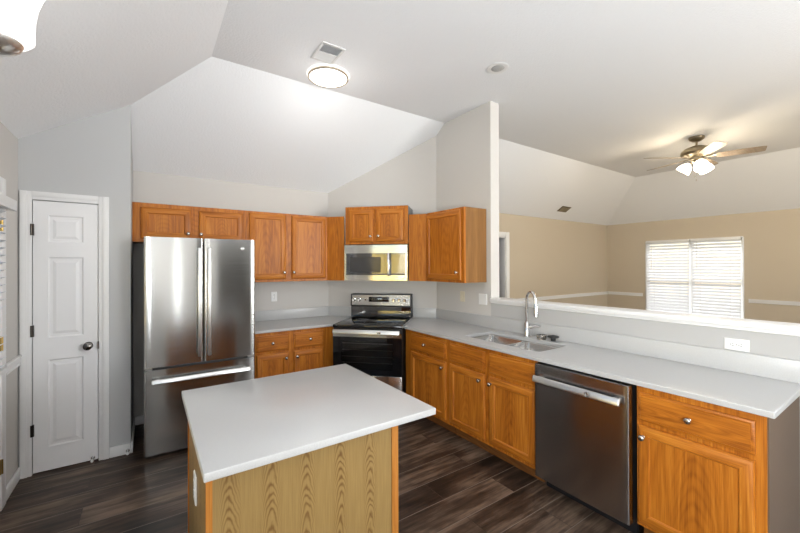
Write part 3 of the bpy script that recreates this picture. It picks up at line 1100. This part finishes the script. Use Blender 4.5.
# ------------------------------------------------------------------ refrigerator
def emblem(parent, x, y, z, r, name='emblem'):
    """round appliance badge: disc, ring and an interlaced script monogram"""
    d = MB().lathe([(r, 0), (r, .0015), (r * .96, .002), (0, .002)], (x, y, z), (0, -1, 0), 28)
    o = d.build(name, st_dark, parent)
    lab(o, 'round badge with a script monogram')
    lt = MB()
    yy = y - .0026
    n = 28
    lt.tube([(x + r * .86 * math.cos(i * 2 * math.pi / n), yy, z + r * .86 * math.sin(i * 2 * math.pi / n)) for i in range(n + 1)], r * .06, 5)
    gg = [(-.12, .34), (-.30, .42), (-.48, .22), (-.46, -.10), (-.28, -.32), (-.08, -.20), (-.06, .05), (-.22, .02), (-.02, .06), (.0, -.30), (-.16, -.48), (-.34, -.42)]
    lt.tube([(x + a * r, yy, z + b * r) for a, b in gg], r * .06, 5)
    ee = [(.48, .30), (.32, .42), (.14, .28), (.16, .08), (.36, .04), (.14, -.02), (.08, -.24), (.24, -.40), (.44, -.30), (.54, -.12)]
    lt.tube([(x + a * r, yy, z + b * r) for a, b in ee], r * .06, 5)
    lt.build('monogram', handle_steel, o)
    return o


fr_ = thing('refrigerator', 'stainless steel refrigerator with two doors over a freezer drawer', 'refrigerator', (-.031, 3.555, 0))
FW = .842
MB().box(.006, FW - .006, .078, .80, .03, 1.765).box(.02, FW - .02, .10, .78, .012, .03).build('body', dark_grey, fr_, bevel=.004)


def rounded_slab(x0, x1, z0, z1, depth, r=.014, crown=.002):
    """door with rounded upright front edges and a slight outward crown"""
    prof = []
    seg = 5
    pts = [(x0, depth)]
    for i in range(seg + 1):
        a = R(180 + 90 * i / seg)
        pts.append((x0 + r + r * math.cos(a), r + r * math.sin(a) * 1.0))
    nx = 10
    for i in range(1, nx):
        u = i / nx
        pts.append((x0 + r + (x1 - x0 - 2 * r) * u, -crown * 4 * u * (1 - u)))
    for i in range(seg + 1):
        a = R(270 + 90 * i / seg)
        pts.append((x1 - r + r * math.cos(a), r + r * math.sin(a)))
    pts.append((x1, depth))
    return MB().prism(pts, z0, z1)


SPL = .422
for nm, x0, x1, hx, lb in (('door', .0, SPL - .003, .386, 'left stainless door'), ('door', SPL + .003, FW, .460, 'right stainless door')):
    d = rounded_slab(x0, x1, .738, 1.79, .072).build(nm, st_x, fr_)
    h = MB()
    h.box(hx - .014, hx + .014, -.062, -.040, .795, 1.708)
    h.box(hx - .009, hx + .009, -.042, .004, .83, .86).box(hx - .009, hx + .009, -.042, .004, 1.645, 1.675)
    lab(h.build('handle', handle_steel, d, bevel=.007, seg=3), 'upright bar handle')
    lab(d, lb)
    hg = MB().box(x0 + (.005 if x0 < .1 else (x1 - x0) - .06), x0 + (.055 if x0 < .1 else (x1 - x0) - .01), .004, .06, .721, .7375)
    hg.build('hinge', handle_steel, d)
    if x0 > .1:
        emblem(d, .733, -.0005, 1.710, .017)
d = rounded_slab(0, FW, .036, .718, .072).build('freezer_drawer', st_x, fr_)
h = MB().loft([[(x, -.036, .612), (x, -.060, .615), (x, -.048, .650), (x, -.034, .650)] for x in (.050, .790)])
h.box(.075, .105, -.040, .004, .62, .64).box(.735, .765, -.040, .004, .62, .64)
lab(h.build('handle', handle_steel, d, bevel=.008, seg=3), 'level bar handle')
for x in (.06, FW - .06):
    MB().lathe([(.02, 0), (.02, .014)], (x, .15, 0), (0, 0, 1), 12).build('foot', rubber_black, fr_)

# ------------------------------------------------------------------ range
px, py = diag(5.30, -2.047)
rg = thing('range', 'freestanding electric range with black glass cooktop in the diagonal corner', 'range', (px, py, 0), -45)
RW = .76
MB().box(.004, RW - .004, .040, .66, .02, .893).build('body', black_plastic, rg, bevel=.003)
ck = MB().box(0, RW, .004, .635, .895, .924)
ckt = lab(ck.build('cooktop', black_glass, rg, bevel=.004), 'black glass cooktop')
for x, y, r in ((.20, .19, .10), (.56, .19, .115), (.20, .45, .075), (.56, .45, .085)):
    ring = MB()
    for rr in (r, r * .62):
        n = 40
        ring.loft([[(x + (rr + dr) * math.cos(2 * math.pi * i / n), y + (rr + dr) * math.sin(2 * math.pi * i / n), .9243 + dz) for i in range(n)]
                   for dr, dz in ((-.0012, 0), (-.0012, .0003), (.0012, .0003), (.0012, 0))], cap0=False, cap1=False)
    lab(ring.build('burner_ring', plain('burner_print', (.10, .10, .10, 1), .3), ckt), 'thin grey burner circle')
lab(MB().box(-.0025, .0, .006, .62, .900, .9255).box(RW, RW + .0025, .006, .62, .900, .9255).build('side_trim', handle_steel, rg, smooth=False), 'thin bright side strips')
bg_ = MB()
bg_.prism([(0.0, .640), (RW, .640), (RW, .722), (0, .722)], .925, 1.062)
bgo = bg_.build('backguard', black_plastic, rg, bevel=.004)
lab(MB().box(.012, RW - .012, .636, .6398, .932, 1.050).build('lower_panel', mirror_glass, bgo, smooth=False), 'glossy black lower strip')
pn = MB().loft([[(x, .612 + .02 * k, 1.060 + (1.207 - 1.060) * k) for x in (0,)] + [(RW, .612 + .02 * k, 1.060 + (1.207 - 1.060) * k), (RW, .722, 1.060 + (1.207 - 1.060) * k), (0, .722, 1.060 + (1.207 - 1.060) * k)] for k in (0, 1)])
pno = pn.build('control_panel', black_plastic, bgo, bevel=.005)
lab(pno, 'steel-faced control panel with black edge')
kz = lambda z: .612 + .02 * (z - 1.060) / .147
fp = MB().loft([[(.016, kz(1.072) - .004, 1.072), (RW - .016, kz(1.072) - .004, 1.072), (RW - .016, kz(1.072) - .0005, 1.072), (.016, kz(1.072) - .0005, 1.072)],
                [(.016, kz(1.196) - .004, 1.196), (RW - .016, kz(1.196) - .004, 1.196), (RW - .016, kz(1.196) - .0005, 1.196), (.016, kz(1.196) - .0005, 1.196)]])
# (two levels only: part > sub-part) the steel face is a sibling of the panel
lab(fp.build('control_face', st_dark, bgo, smooth=False), 'brushed steel control face')
lab(MB().box(.232, .484, kz(1.137) - .0075, kz(1.137) - .0035, 1.098, 1.172).build('display', black_glass, bgo, bevel=.004), 'black glass clock display')
dg = MB()
for i, x in enumerate((.347, .358, .374, .385)):
    dg.box(x, x + .006, kz(1.137) - .0085, kz(1.137) - .0076, 1.142, 1.154)
dg.box(.3695, .3715, kz(1.137) - .0085, kz(1.137) - .0076, 1.143, 1.146).box(.3695, .3715, kz(1.137) - .0085, kz(1.137) - .0076, 1.150, 1.153)
lab(dg.build('clock_digits', display_glow, bgo, smooth=False), 'small lit clock digits')
key_print = plain('grey_print', (.45, .45, .45, 1), .5)
for i in range(9):
    for j in range(2):
        x = .245 + i * .026
        if .33 < x < .40 and j == 1:
            continue
        MB().box(x, x + .010, kz(1.137) - .0082, kz(1.137) - .0076, 1.108 + j * .036, 1.1105 + j * .036).build('touch_key', key_print, bgo, smooth=False)
for x in (.038, .106, .545, .613, .680):
    k = MB().lathe([(.024, 0), (.024, .004), (.019, .006), (.017, .024), (.015, .027), (0, .027)], (x, kz(1.137) - .0042, 1.137), (0, -1, -.12), 20)
    k.box(x - .004, x + .004, kz(1.137) - .040, kz(1.137) - .006, 1.121, 1.153)
    lab(k.build('knob', chrome, bgo), 'shiny burner knob')
lab(MB().lathe([(.010, 0), (.010, .003), (0, .003)], (.190, kz(1.137) - .0042, 1.137), (0, -1, -.12), 14).build('indicator_light', plain('dull_red', (.12, .05, .04, 1), .4), bgo), 'small dark indicator')
# vent strip between the cooktop and the door
MB().box(.006, RW - .006, .020, .040, .845, .893).build('vent_strip', black_plastic, rg, smooth=False)
od = MB()
ox0, ox1, oz0, oz1 = .10, .66, .46, .76
od.box(.006, RW - .006, 0, .038, .405, oz0).box(.006, RW - .006, 0, .038, oz1, .843)
od.box(.006, ox0, 0, .038, oz0, oz1).box(ox1, RW - .006, 0, .038, oz0, oz1)
odo = lab(od.build('oven_door', black_glass, rg, smooth=False), 'black glass oven door')
MB().box(ox0, ox1, .001, .006, oz0, oz1).build('oven_window', tinted_glass, odo, smooth=False)
lab(MB().box(.006, RW - .006, -.004, -.0004, .800, .842).build('top_band', st_x, odo, smooth=False), 'steel band')
hb = MB().loft([[(x, -.040, .836), (x, -.064, .840), (x, -.052, .884), (x, -.038, .884)] for x in (.020, RW - .020)])
hb.box(.035, .065, -.042, -.003, .838, .870).box(RW - .065, RW - .035, -.042, -.003, .838, .870)
lab(hb.build('handle', handle_steel, odo, bevel=.008, seg=3), 'wide steel bar handle')
lab(MB().box(.505, .545, -.0625, -.058, .850, .868).build('badge', st_dark, odo, bevel=.0008), 'small dark badge on the handle')
for z in (.52, .585, .655, .725):
    rk = MB()
    rk.tube([(ox0 - .02, .0385, z), (ox1 + .02, .0385, z)], .0035, 6)
    lab(rk.build('oven_rack', handle_steel, odo), 'thin wire rack seen through the glass')
sd = lab(MB().box(.006, RW - .006, .0, .039, .075, .396).build('storage_drawer', st_x, rg, bevel=.004), 'brushed steel storage drawer')
MB().box(.02, RW - .02, .06, .60, 0, .075).build('toe_base', black_plastic, rg, smooth=False)

# ------------------------------------------------------------------ microwave
px, py = diag(5.84, -2.042)
mw = thing('microwave', 'stainless over-the-range microwave between the oak panels', 'microwave', (px, py, 1.382), -45)
MWW = .748
MH = .410
MB().box(.002, MWW - .002, .032, .355, .004, MH - .004).build('body', dark_grey, mw, bevel=.003)
SPX = .563
dr = MB()
gx0, gz0, gz1 = .022, .062, .315
dr.box(0, SPX - .001, 0, .030, 0, gz0).box(0, SPX - .001, 0, .030, gz1, MH).box(0, gx0, 0, .030, gz0, gz1)
dro = lab(dr.build('door', st_smooth, mw, smooth=False), 'steel framed microwave door')
lab(MB().box(gx0 + .0005, SPX - .001, .001, .029, gz0 + .0005, gz1 - .0005).build('door_glass', mirror_glass, dro, smooth=False), 'black glass')
lab(MB().nest(gx0 + .045, .435, gz0 + .030, gz1 - .045, [(0, .0008), (.004, .0004)]).build('window_screen', plain('grey_perforated_screen', (.045, .045, .048, 1), .12), dro, smooth=False), 'greyer window area')
hd = MB().box(.522, .548, -.052, -.034, gz0 - .01, gz1 + .005).box(.527, .543, -.036, .002, gz0 + .012, gz0 + .032).box(.527, .543, -.036, .002, gz1 - .038, gz1 - .018)
lab(hd.build('handle', chrome, dro, bevel=.006, seg=3), 'upright chrome handle')
cp = MB()
cp.box(SPX + .001, MWW, 0, .030, 0, gz0).box(SPX + .001, MWW, 0, .030, gz1, MH).box(MWW - .026, MWW, 0, .030, gz0, gz1)
cpo = lab(cp.build('control_panel', st_smooth, mw, smooth=False), 'steel framed control panel')
lab(MB().box(SPX + .001, MWW - .0265, .001, .029, gz0 + .0005, gz1 - .0005).build('key_pad', mirror_glass, cpo, smooth=False), 'black glass key pad')
lab(MB().box(.22, .54, .05, .20, -.004, .0035).build('vent_grille', black_plastic, mw, smooth=False), 'dark grille underneath')

# ------------------------------------------------------------------ dishwasher
DWX = 2.200
dw = thing('dishwasher', 'stainless steel dishwasher between the sink cabinet and the last base cabinet', 'dishwasher', (DWX, 1.583, 0), -90)
DW = .605
MB().box(.001, DW - .001, .045, .62, .10, .872).build('tub', black_plastic, dw, smooth=False)
MB().box(.01, DW - .01, .12, .14, 0, .10).build('toe_kick', black_plastic, dw, smooth=False)
ddo = lab(rounded_slab(0, DW, .107, .876, .044, .008, .004).build('door', st_dark, dw), 'brushed steel door')
hb = MB().loft([[(x, -.030, .762), (x, -.052, .766), (x, -.040, .806), (x, -.028, .806)] for x in (.014, DW - .030)])
hb.box(.03, .07, -.032, .002, .770, .798).box(DW - .085, DW - .045, -.032, .002, .770, .798)
lab(hb.build('handle', handle_steel, ddo, bevel=.006, seg=3), 'steel bar handle')
emblem(ddo, .395, -.0505, .784, .017)
for x in (.04, DW - .04):
    MB().lathe([(.015, 0), (.015, .02), (.008, .02), (.008, .10)], (x, .17, 0), (0, 0, 1), 10).build('foot', rubber_black, dw)

# ------------------------------------------------------------------ sink, faucet and the two loose pieces beside it
sk = thing('sink', 'undermount stainless steel sink with two bowls', 'sink', ((SKX0 + SKX1) / 2, (SKY0 + SKY1) / 2, CT0 - .0032))
hx, hy = (SKX1 - SKX0) / 2, (SKY1 - SKY0) / 2


def bowl(y0, y1, depth):
    b = MB()
    rings = []
    for ins, z in ((-.012, 0), (.004, 0), (.007, -.004), (.012, -depth * .85), (.03, -depth), (.10, -depth - .004)):
        rings.append([(x, y, z) for x, y in round_rect(-hx + ins, hx - ins, y0 + ins, y1 - ins, max(.045 - ins * .2, .02), 6)])
    b.loft(rings, cap0=False, cap1=True)
    o = b.build('bowl', sink_steel, sk)
    o.modifiers.new('gauge', 'SOLIDIFY').thickness = .0015
    cy = (y0 + y1) / 2
    lab(MB().lathe([(.045, 0), (.045, .003), (.038, .004), (.033, -.002), (.012, -.003)], (0, cy, -depth - .0035), (0, 0, 1), 20).build('drain', chrome, o), 'round chrome drain')
    return o


bowl(.004, hy + .008, .19)
bowl(-hy - .008, -.004, .19)
MB().box(-hx - .004, hx + .004, -.010, .010, -.004, 0).build('divider', sink_steel, sk, bevel=.0015)

fx, fy = 2.803, 2.092
fa = thing('faucet', 'tall chrome pull-down kitchen faucet behind the sink', 'faucet', (fx, fy, CT1))
MB().lathe([(.030, 0), (.030, .006), (.025, .010), (.023, .02), (.023, .115), (.0165, .125), (.0145, .135)], (0, 0, .0006), (0, 0, 1), 24).build('base', chrome, fa)
ang = R(252)
dx, dy = math.cos(ang), math.sin(ang)
rad = .058
pts = [(0, 0, .13), (0, 0, .22), (0, 0, .335)]
for i in range(1, 15):
    a = math.pi * i / 15
    k = rad * (1 - math.cos(a))
    pts.append((dx * k, dy * k, .335 + .068 * math.sin(a)))
pts += [(dx * rad * 2.02, dy * rad * 2.02, .325), (dx * rad * 2.06, dy * rad * 2.06, .305)]
MB().tube(pts, .0125, 14).build('spout', chrome, fa)
hp = [(dx * rad * 2.06, dy * rad * 2.06, .306), (dx * rad * 2.10, dy * rad * 2.10, .28), (dx * rad * 2.2, dy * rad * 2.2, .22), (dx * rad * 2.25, dy * rad * 2.25, .195)]
MB().tube(hp, [.0145, .0165, .021, .020], 16).build('spray_head', chrome, fa)
la = R(-65)
lv = MB().tube([(.018 * math.cos(la), .018 * math.sin(la), .085), (.045 * math.cos(la), .045 * math.sin(la), .088)], .016, 14)
lv.tube([(.045 * math.cos(la), .045 * math.sin(la), .092), (.075 * math.cos(la), .075 * math.sin(la), .098), (.115 * math.cos(la), .115 * math.sin(la), .100)], [.012, .010, .008], 10)
lab(lv.build('lever_handle', chrome, fa), 'single side lever')
# basket strainer
bk = MB()
zb = CT1 + .0006
for i in range(18):
    a = 2 * math.pi * i / 18
    bk.tube([(.036 * math.cos(a), .036 * math.sin(a), .002), (.041 * math.cos(a), .041 * math.sin(a), .034)], .0028, 5)
bk.lathe([(.037, 0), (.037, .003), (.0, .003)], (0, 0, 0), (0, 0, 1), 24)
bk.lathe([(.038, .031), (.045, .032), (.045, .036), (.038, .037), (.038, .031)], (0, 0, 0), (0, 0, 1), 28, cap0=False, cap1=False)
bk.lathe([(.006, .003), (.006, .034), (.011, .036), (.011, .044), (0, .046)], (0, 0, 0), (0, 0, 1), 12)
bo = bk.build('strainer_basket', nickel)
bo.location = (2.795, 1.940, zb)
tag(bo, 'small metal sink strainer basket beside the faucet', 'sink strainer')
stp = MB().lathe([(.018, 0), (.020, .002), (.020, .022), (.026, .026), (.044, .032), (.048, .037), (.046, .041), (.030, .044), (.012, .044), (.010, .050), (0, .051)], (0, 0, 0), (0, 0, 1), 30)
so_ = stp.build('sink_stopper', rubber_black)
so_.location = (2.810, 1.838, zb)
tag(so_, 'black mushroom-shaped disposal stopper on the counter', 'sink stopper')

# ------------------------------------------------------------------ wall plates


def plate(name, label, loc, rz, kind, mat, group=None, level=False):
    t = thing(name, label, 'wall plate', loc, rz, group)
    hw, hh = (.0575, .057) if kind == 'blank2' else (.035, .0575)
    body = MB().nest(-hw, hw, -hh, hh, [(0, -.0008), (.001, -.004), (.004, -.006), (.008, -.006)])
    body.box(-hw, hw, -.0012, -.0004, -hh, hh)
    pl_ = body.build('plate', mat, t)
    extra = []
    if kind == 'outlet':
        for z in (.0195, -.0195):
            r = MB().loft([[(x, y, z + w) for x, w in round_rect(-.0165, .0165, -.0135, .0135, .008, 4)] for y in (-.0055, -.0078)])
            ro = r.build('receptacle', mat, t)
            s = MB().box(-.0075, -.0055, -.0084, -.0079, z - .001, z + .007).box(.0052, .0075, -.0084, -.0079, z - .0015, z + .0075)
            s.lathe([(.0026, 0), (.0026, .0006)], (0, -.0078, z - .0075), (0, -1, 0), 8)
            s.build('slot', slot_dark, ro, smooth=False)
            extra.append(ro)
        MB().lathe([(.003, 0), (.002, .0015), (0, .0015)], (0, -.006, 0), (0, -1, 0), 8).build('screw', nickel, t)
    elif kind == 'switch':
        MB().box(-.006, .006, -.0075, -.0055, -.0125, .0125).build('switch_slot', mat, t, smooth=False)
        MB().loft([[(-.0045, -.007, -.006), (.0045, -.007, -.006), (.0045, -.007, .006), (-.0045, -.007, .006)],
                   [(-.0035, -.016, .002), (.0035, -.016, .002), (.0035, -.016, .007), (-.0035, -.016, .007)]]).build('toggle', mat, t, smooth=False)
        for z in (-.03, .03):
            MB().lathe([(.003, 0), (.002, .0015), (0, .0015)], (0, -.006, z), (0, -1, 0), 8).build('screw', nickel, t)
    else:
        for x in (-.023, .023):
            for z in (-.042, .042):
                MB().lathe([(.003, 0), (.002, .0015), (0, .0015)], (x, -.006, z), (0, -1, 0), 8).build('screw', mat, t)
    if level:
        t.rotation_euler = (0, R(90), R(rz))
    return t


plate('wall_outlet', 'white outlet on the back wall above the counter left of the range', (1.226, YB - .0005, 1.19), 0, 'outlet', white_plastic)
plate('light_switch', 'ivory switch on the right wall under the wall cabinet', (XB - .0005, 3.012, 1.206), -90, 'switch', ivory_plastic)
plate('blank_plate', 'square blank white cover plate beside the ledge', (XB - .0005, 2.708, 1.197), -90, 'blank2', white_plastic)
o = plate('wall_outlet', 'white outlet lying on its side on the low wall behind the counter', (XB - .0005, .688, 1.075), -90, 'outlet', white_plastic)
o.rotation_euler = Matrix.Rotation(R(-90), 3, 'Z').to_euler()
o.matrix_basis = Matrix.Translation(o.location) @ Matrix.Rotation(R(-90), 4, 'Z') @ Matrix.Rotation(R(90), 4, 'Y')
plate('wall_outlet', 'white outlet on the side of the island', (BX0 - .0005, 1.725, .645), -90, 'outlet', white_plastic)

# ------------------------------------------------------------------ ceiling fixtures
cl = thing('ceiling_light', 'round flush ceiling light with a lit white diffuser', 'ceiling light', (1.315, 3.045, ZC))
lab(MB().lathe([(.178, -.001), (.184, -.004), (.184, -.012), (.179, -.015)], (0, 0, 0), (0, 0, 1), 56, cap1=False).build('outer_rim', plain('lit_rim', (.9, .9, .9, 1), .4, emit=(1, .95, .86, 1), estr=1.2), cl), 'glowing outer rim')
lab(MB().lathe([(.178, -.013), (.178, -.030), (.172, -.034), (.163, -.032), (.160, -.024)], (0, 0, 0), (0, 0, 1), 56, cap0=False, cap1=False).build('frame', plain('champagne_nickel', (.62, .55, .45, 1), .35, 1), cl), 'brushed metal ring')
MB().lathe([(.161, -.020), (.161, -.028), (.150, -.036), (.09, -.042), (0, -.044)], (0, 0, 0), (0, 0, 1), 48).build('diffuser', glow_lamp, cl)
lamp('ceiling_light_lamp', 'POINT', (1.315, 3.045, ZC - .45), 4.5, (1, .97, .93), radius=.16)

vt = thing('ceiling_vent', 'white square ceiling vent beside the flush light', 'vent', (1.175, 2.73, ZC))
MB().box(-.095, .095, -.13, -.108, -.010, -.001).box(-.095, .095, .108, .13, -.010, -.001).box(-.095, -.075, -.108, .108, -.010, -.001).box(.075, .095, -.108, .108, -.010, -.001) \
    .box(-.075, .075, -.004, .004, -.010, -.001).build('frame', vent_metal, vt, bevel=.002)
for half, tilt in ((-1, 1), (1, -1)):
    lo = MB()
    for i in range(8):
        y = half * .056 + (i - 3.5) * .0125
        lo.loft([[(-.075, y - .005 * tilt, -.009), (.075, y - .005 * tilt, -.009), (.075, y + .005 * tilt, -.002), (-.075, y + .005 * tilt, -.002)],
                 [(-.075, y - .005 * tilt, -.008), (.075, y - .005 * tilt, -.008), (.075, y + .005 * tilt, -.001), (-.075, y + .005 * tilt, -.001)]])
    lo.build('louvre', vent_metal if half > 0 else vent_grey, vt, smooth=False)

rl = thing('recessed_light', 'small round recessed ceiling light, unlit, above the sink', 'ceiling light', (2.467, 2.127, ZC))
MB().lathe([(.060, -.001), (.092, -.001), (.093, -.003), (.085, -.006), (.062, -.007), (.055, -.005), (.060, -.001)], (0, 0, 0), (0, 0, 1), 36, cap0=False, cap1=False).build('trim_ring', white_plastic, rl)
lab(MB().lathe([(.057, -.003), (.050, -.008), (.030, -.011), (0, -.012)], (0, 0, 0), (0, 0, 1), 28).build('eyeball', vent_grey, rl), 'grey centre')

lv_ = thing('ceiling_vent', 'dark register on the sloping living room ceiling', 'vent', (6.78, 4.185, slope_a(6.78, 4.185) - .001))
lv_.rotation_euler = (-math.atan2(ZC - ZW, YB - SY), 0, 0)
lab(MB().box(-.15, .15, -.075, .075, -.006, 0).build('frame', vent_brown, lv_, bevel=.002), 'bronze frame')
lo = MB()
for i in range(9):
    lo.box(-.12, .12, -.056 + i * .013, -.050 + i * .013, -.011, -.0062)
lab(lo.build('louvre', plain('tan_louvre', (.30, .25, .16, 1), .5), lv_, smooth=False), 'tan louvres')

# ceiling fan
fn = thing('ceiling_fan', 'five-blade ceiling fan with a lit three-shade light kit in the living room', 'ceiling fan', (5.98, 1.81, ZC))
lab(MB().lathe([(.085, -.001), (.088, -.012), (.078, -.035), (.045, -.060), (.018, -.066)], (0, 0, 0), (0, 0, 1), 28).build('canopy', fan_bronze, fn), 'round ceiling canopy')
MB().lathe([(.013, -.06), (.013, -.13)], (0, 0, 0), (0, 0, 1), 14).build('downrod', fan_bronze, fn)
MB().lathe([(.03, -.115), (.06, -.125), (.13, -.150), (.17, -.185), (.178, -.215), (.16, -.245), (.10, -.262), (.075, -.27), (.075, -.30), (.055, -.31)], (0, 0, 0), (0, 0, 1), 40).build('motor_housing', fan_bronze, fn)
for k in range(5):
    a = R(145 + 72 * k)
    rot = Matrix.Rotation(a, 4, 'Z') @ Matrix.Translation((0, 0, -.275)) @ Matrix.Rotation(R(-13), 4, 'X')
    b = MB()
    n = 12
    up_, dn_ = [], []
    outl = []
    for i in range(n + 1):
        u = i / n
        x = .20 + .46 * u
        w = .058 + .014 * math.sin(u * math.pi * .75)
        if u > .93:
            w *= .86
        outl.append((x, w))
    poly = [(x, -w) for x, w in outl] + [(x, w) for x, w in reversed(outl)]
    b.prism(poly, -.003, .003)
    b.xf(rot)
    bo_ = b.build('blade', blade_wood, fn)
    ir = MB().box(.10, .16, -.012, .012, -.004, .004)
    ir.prism([(.155, -.014), (.25, -.035), (.27, 0), (.25, .035), (.155, .014)], .0032, .0062)
    ir.xf(rot)
    ir.build('blade_iron', fan_bronze, bo_)
lk = MB().lathe([(.055, -.305), (.060, -.32), (.050, -.340), (.025, -.352), (.010, -.358), (0, -.360)], (0, 0, 0), (0, 0, 1), 24)
for k in range(3):
    a = R(215 + 120 * k)
    d0 = Vector((math.cos(a), math.sin(a), 0))
    lk.tube([d0 * .04 + Vector((0, 0, -.335)), d0 * .07 + Vector((0, 0, -.330)), d0 * .085 + Vector((0, 0, -.345))], .011, 8)
lk.build('light_kit', fan_bronze, fn)
for k in range(3):
    a = R(215 + 120 * k)
    d0 = Vector((math.cos(a), math.sin(a), 0))
    ax = (d0 * .62 + Vector((0, 0, -.78))).normalized()
    o0 = d0 * .080 + Vector((0, 0, -.338))
    MB().lathe([(.022, 0), (.032, .012), (.058, .04), (.076, .075), (.082, .105), (.084, .125), (.078, .121), (.062, .07), (.02, .02)], tuple(o0), tuple(ax), 24, cap1=True).build('shade', glow_fan, fn)
    lp = lamp('fan_lamp', 'POINT', tuple(Vector(fn.location) + o0 + ax * .15), 15, (1, .80, .54), radius=.11)
for dxx, ln in ((.02, .17), (-.03, .13)):
    MB().tube([(dxx, .01, -.345), (dxx, .01, -.385 - ln)], .0012, 5).lathe([(.003, 0), (.0045, -.010), (.003, -.02)], (dxx, .01, -.385 - ln), (0, 0, 1), 8).build('pull_chain', plain('dull_chain', (.06, .05, .04, 1), .6), fn)

# chandelier at the left edge: nickel body out of frame, one bell glass in view
cx0, cy0 = -.53, 1.165
ch = thing('chandelier', 'nickel chandelier with lit bell glass at the top left edge', 'chandelier', (cx0, cy0, 0))
zc = lft(cx0, cy0) - .021
MB().lathe([(.065, zc - .001), (.065, zc - .012), (.04, zc - .03), (.008, zc - .035), (.008, 2.10), (.025, 2.09), (.035, 2.05), (.02, 1.98), (.03, 1.93), (.02, 1.88), (0, 1.87)], (0, 0, 0), (0, 0, 1), 24).build('stem', nickel, ch)
for k in range(3):
    a = math.atan2(1.005 - cy0, -.246 - cx0) + k * 2 * math.pi / 3
    rr = math.hypot(1.005 - cy0, -.246 - cx0) + .005
    ux, uy = math.cos(a), math.sin(a)
    ap = []
    for i in range(13):
        u = i / 12
        ap.append((ux * rr * u, uy * rr * u, 1.91 + .055 * u * u - .06 * math.sin(u * math.pi)))
    arm = MB().tube(ap, .007, 10).build('arm', nickel, ch)
    cp_ = MB().lathe([(.010, 1.955), (.024, 1.96), (.038, 1.97), (.042, 1.98), (.040, 1.983), (.0, 1.983)], (ux * rr, uy * rr, 0), (0, 0, 1), 24)
    for j in range(2):
        b_a = a + 2.3 + j * 1.6
        cp_.tube([(ux * rr + .034 * math.cos(b_a), uy * rr + .034 * math.sin(b_a), 1.966), (ux * rr + .045 * math.cos(b_a), uy * rr + .045 * math.sin(b_a), 1.966)], .003, 6)
    cp_.build('glass_holder', plain('bright_nickel', (.86, .84, .80, 1), .30, 1), arm)
    MB().lathe([(.030, 1.9835), (.050, 1.985), (.057, 1.993), (.057, 2.012), (.058, 2.035), (.062, 2.062), (.071, 2.092), (.082, 2.116), (.078, 2.117), (.058, 2.062), (.052, 2.03), (.048, 1.995)], (ux * rr, uy * rr, 0), (0, 0, 1), 32, cap0=True, cap1=False).build('bell_glass', glow_bell, arm)
    lamp('chandelier_lamp', 'POINT', (cx0 + ux * rr, cy0 + uy * rr, 2.08), 7, (1, .97, .93), radius=.03)
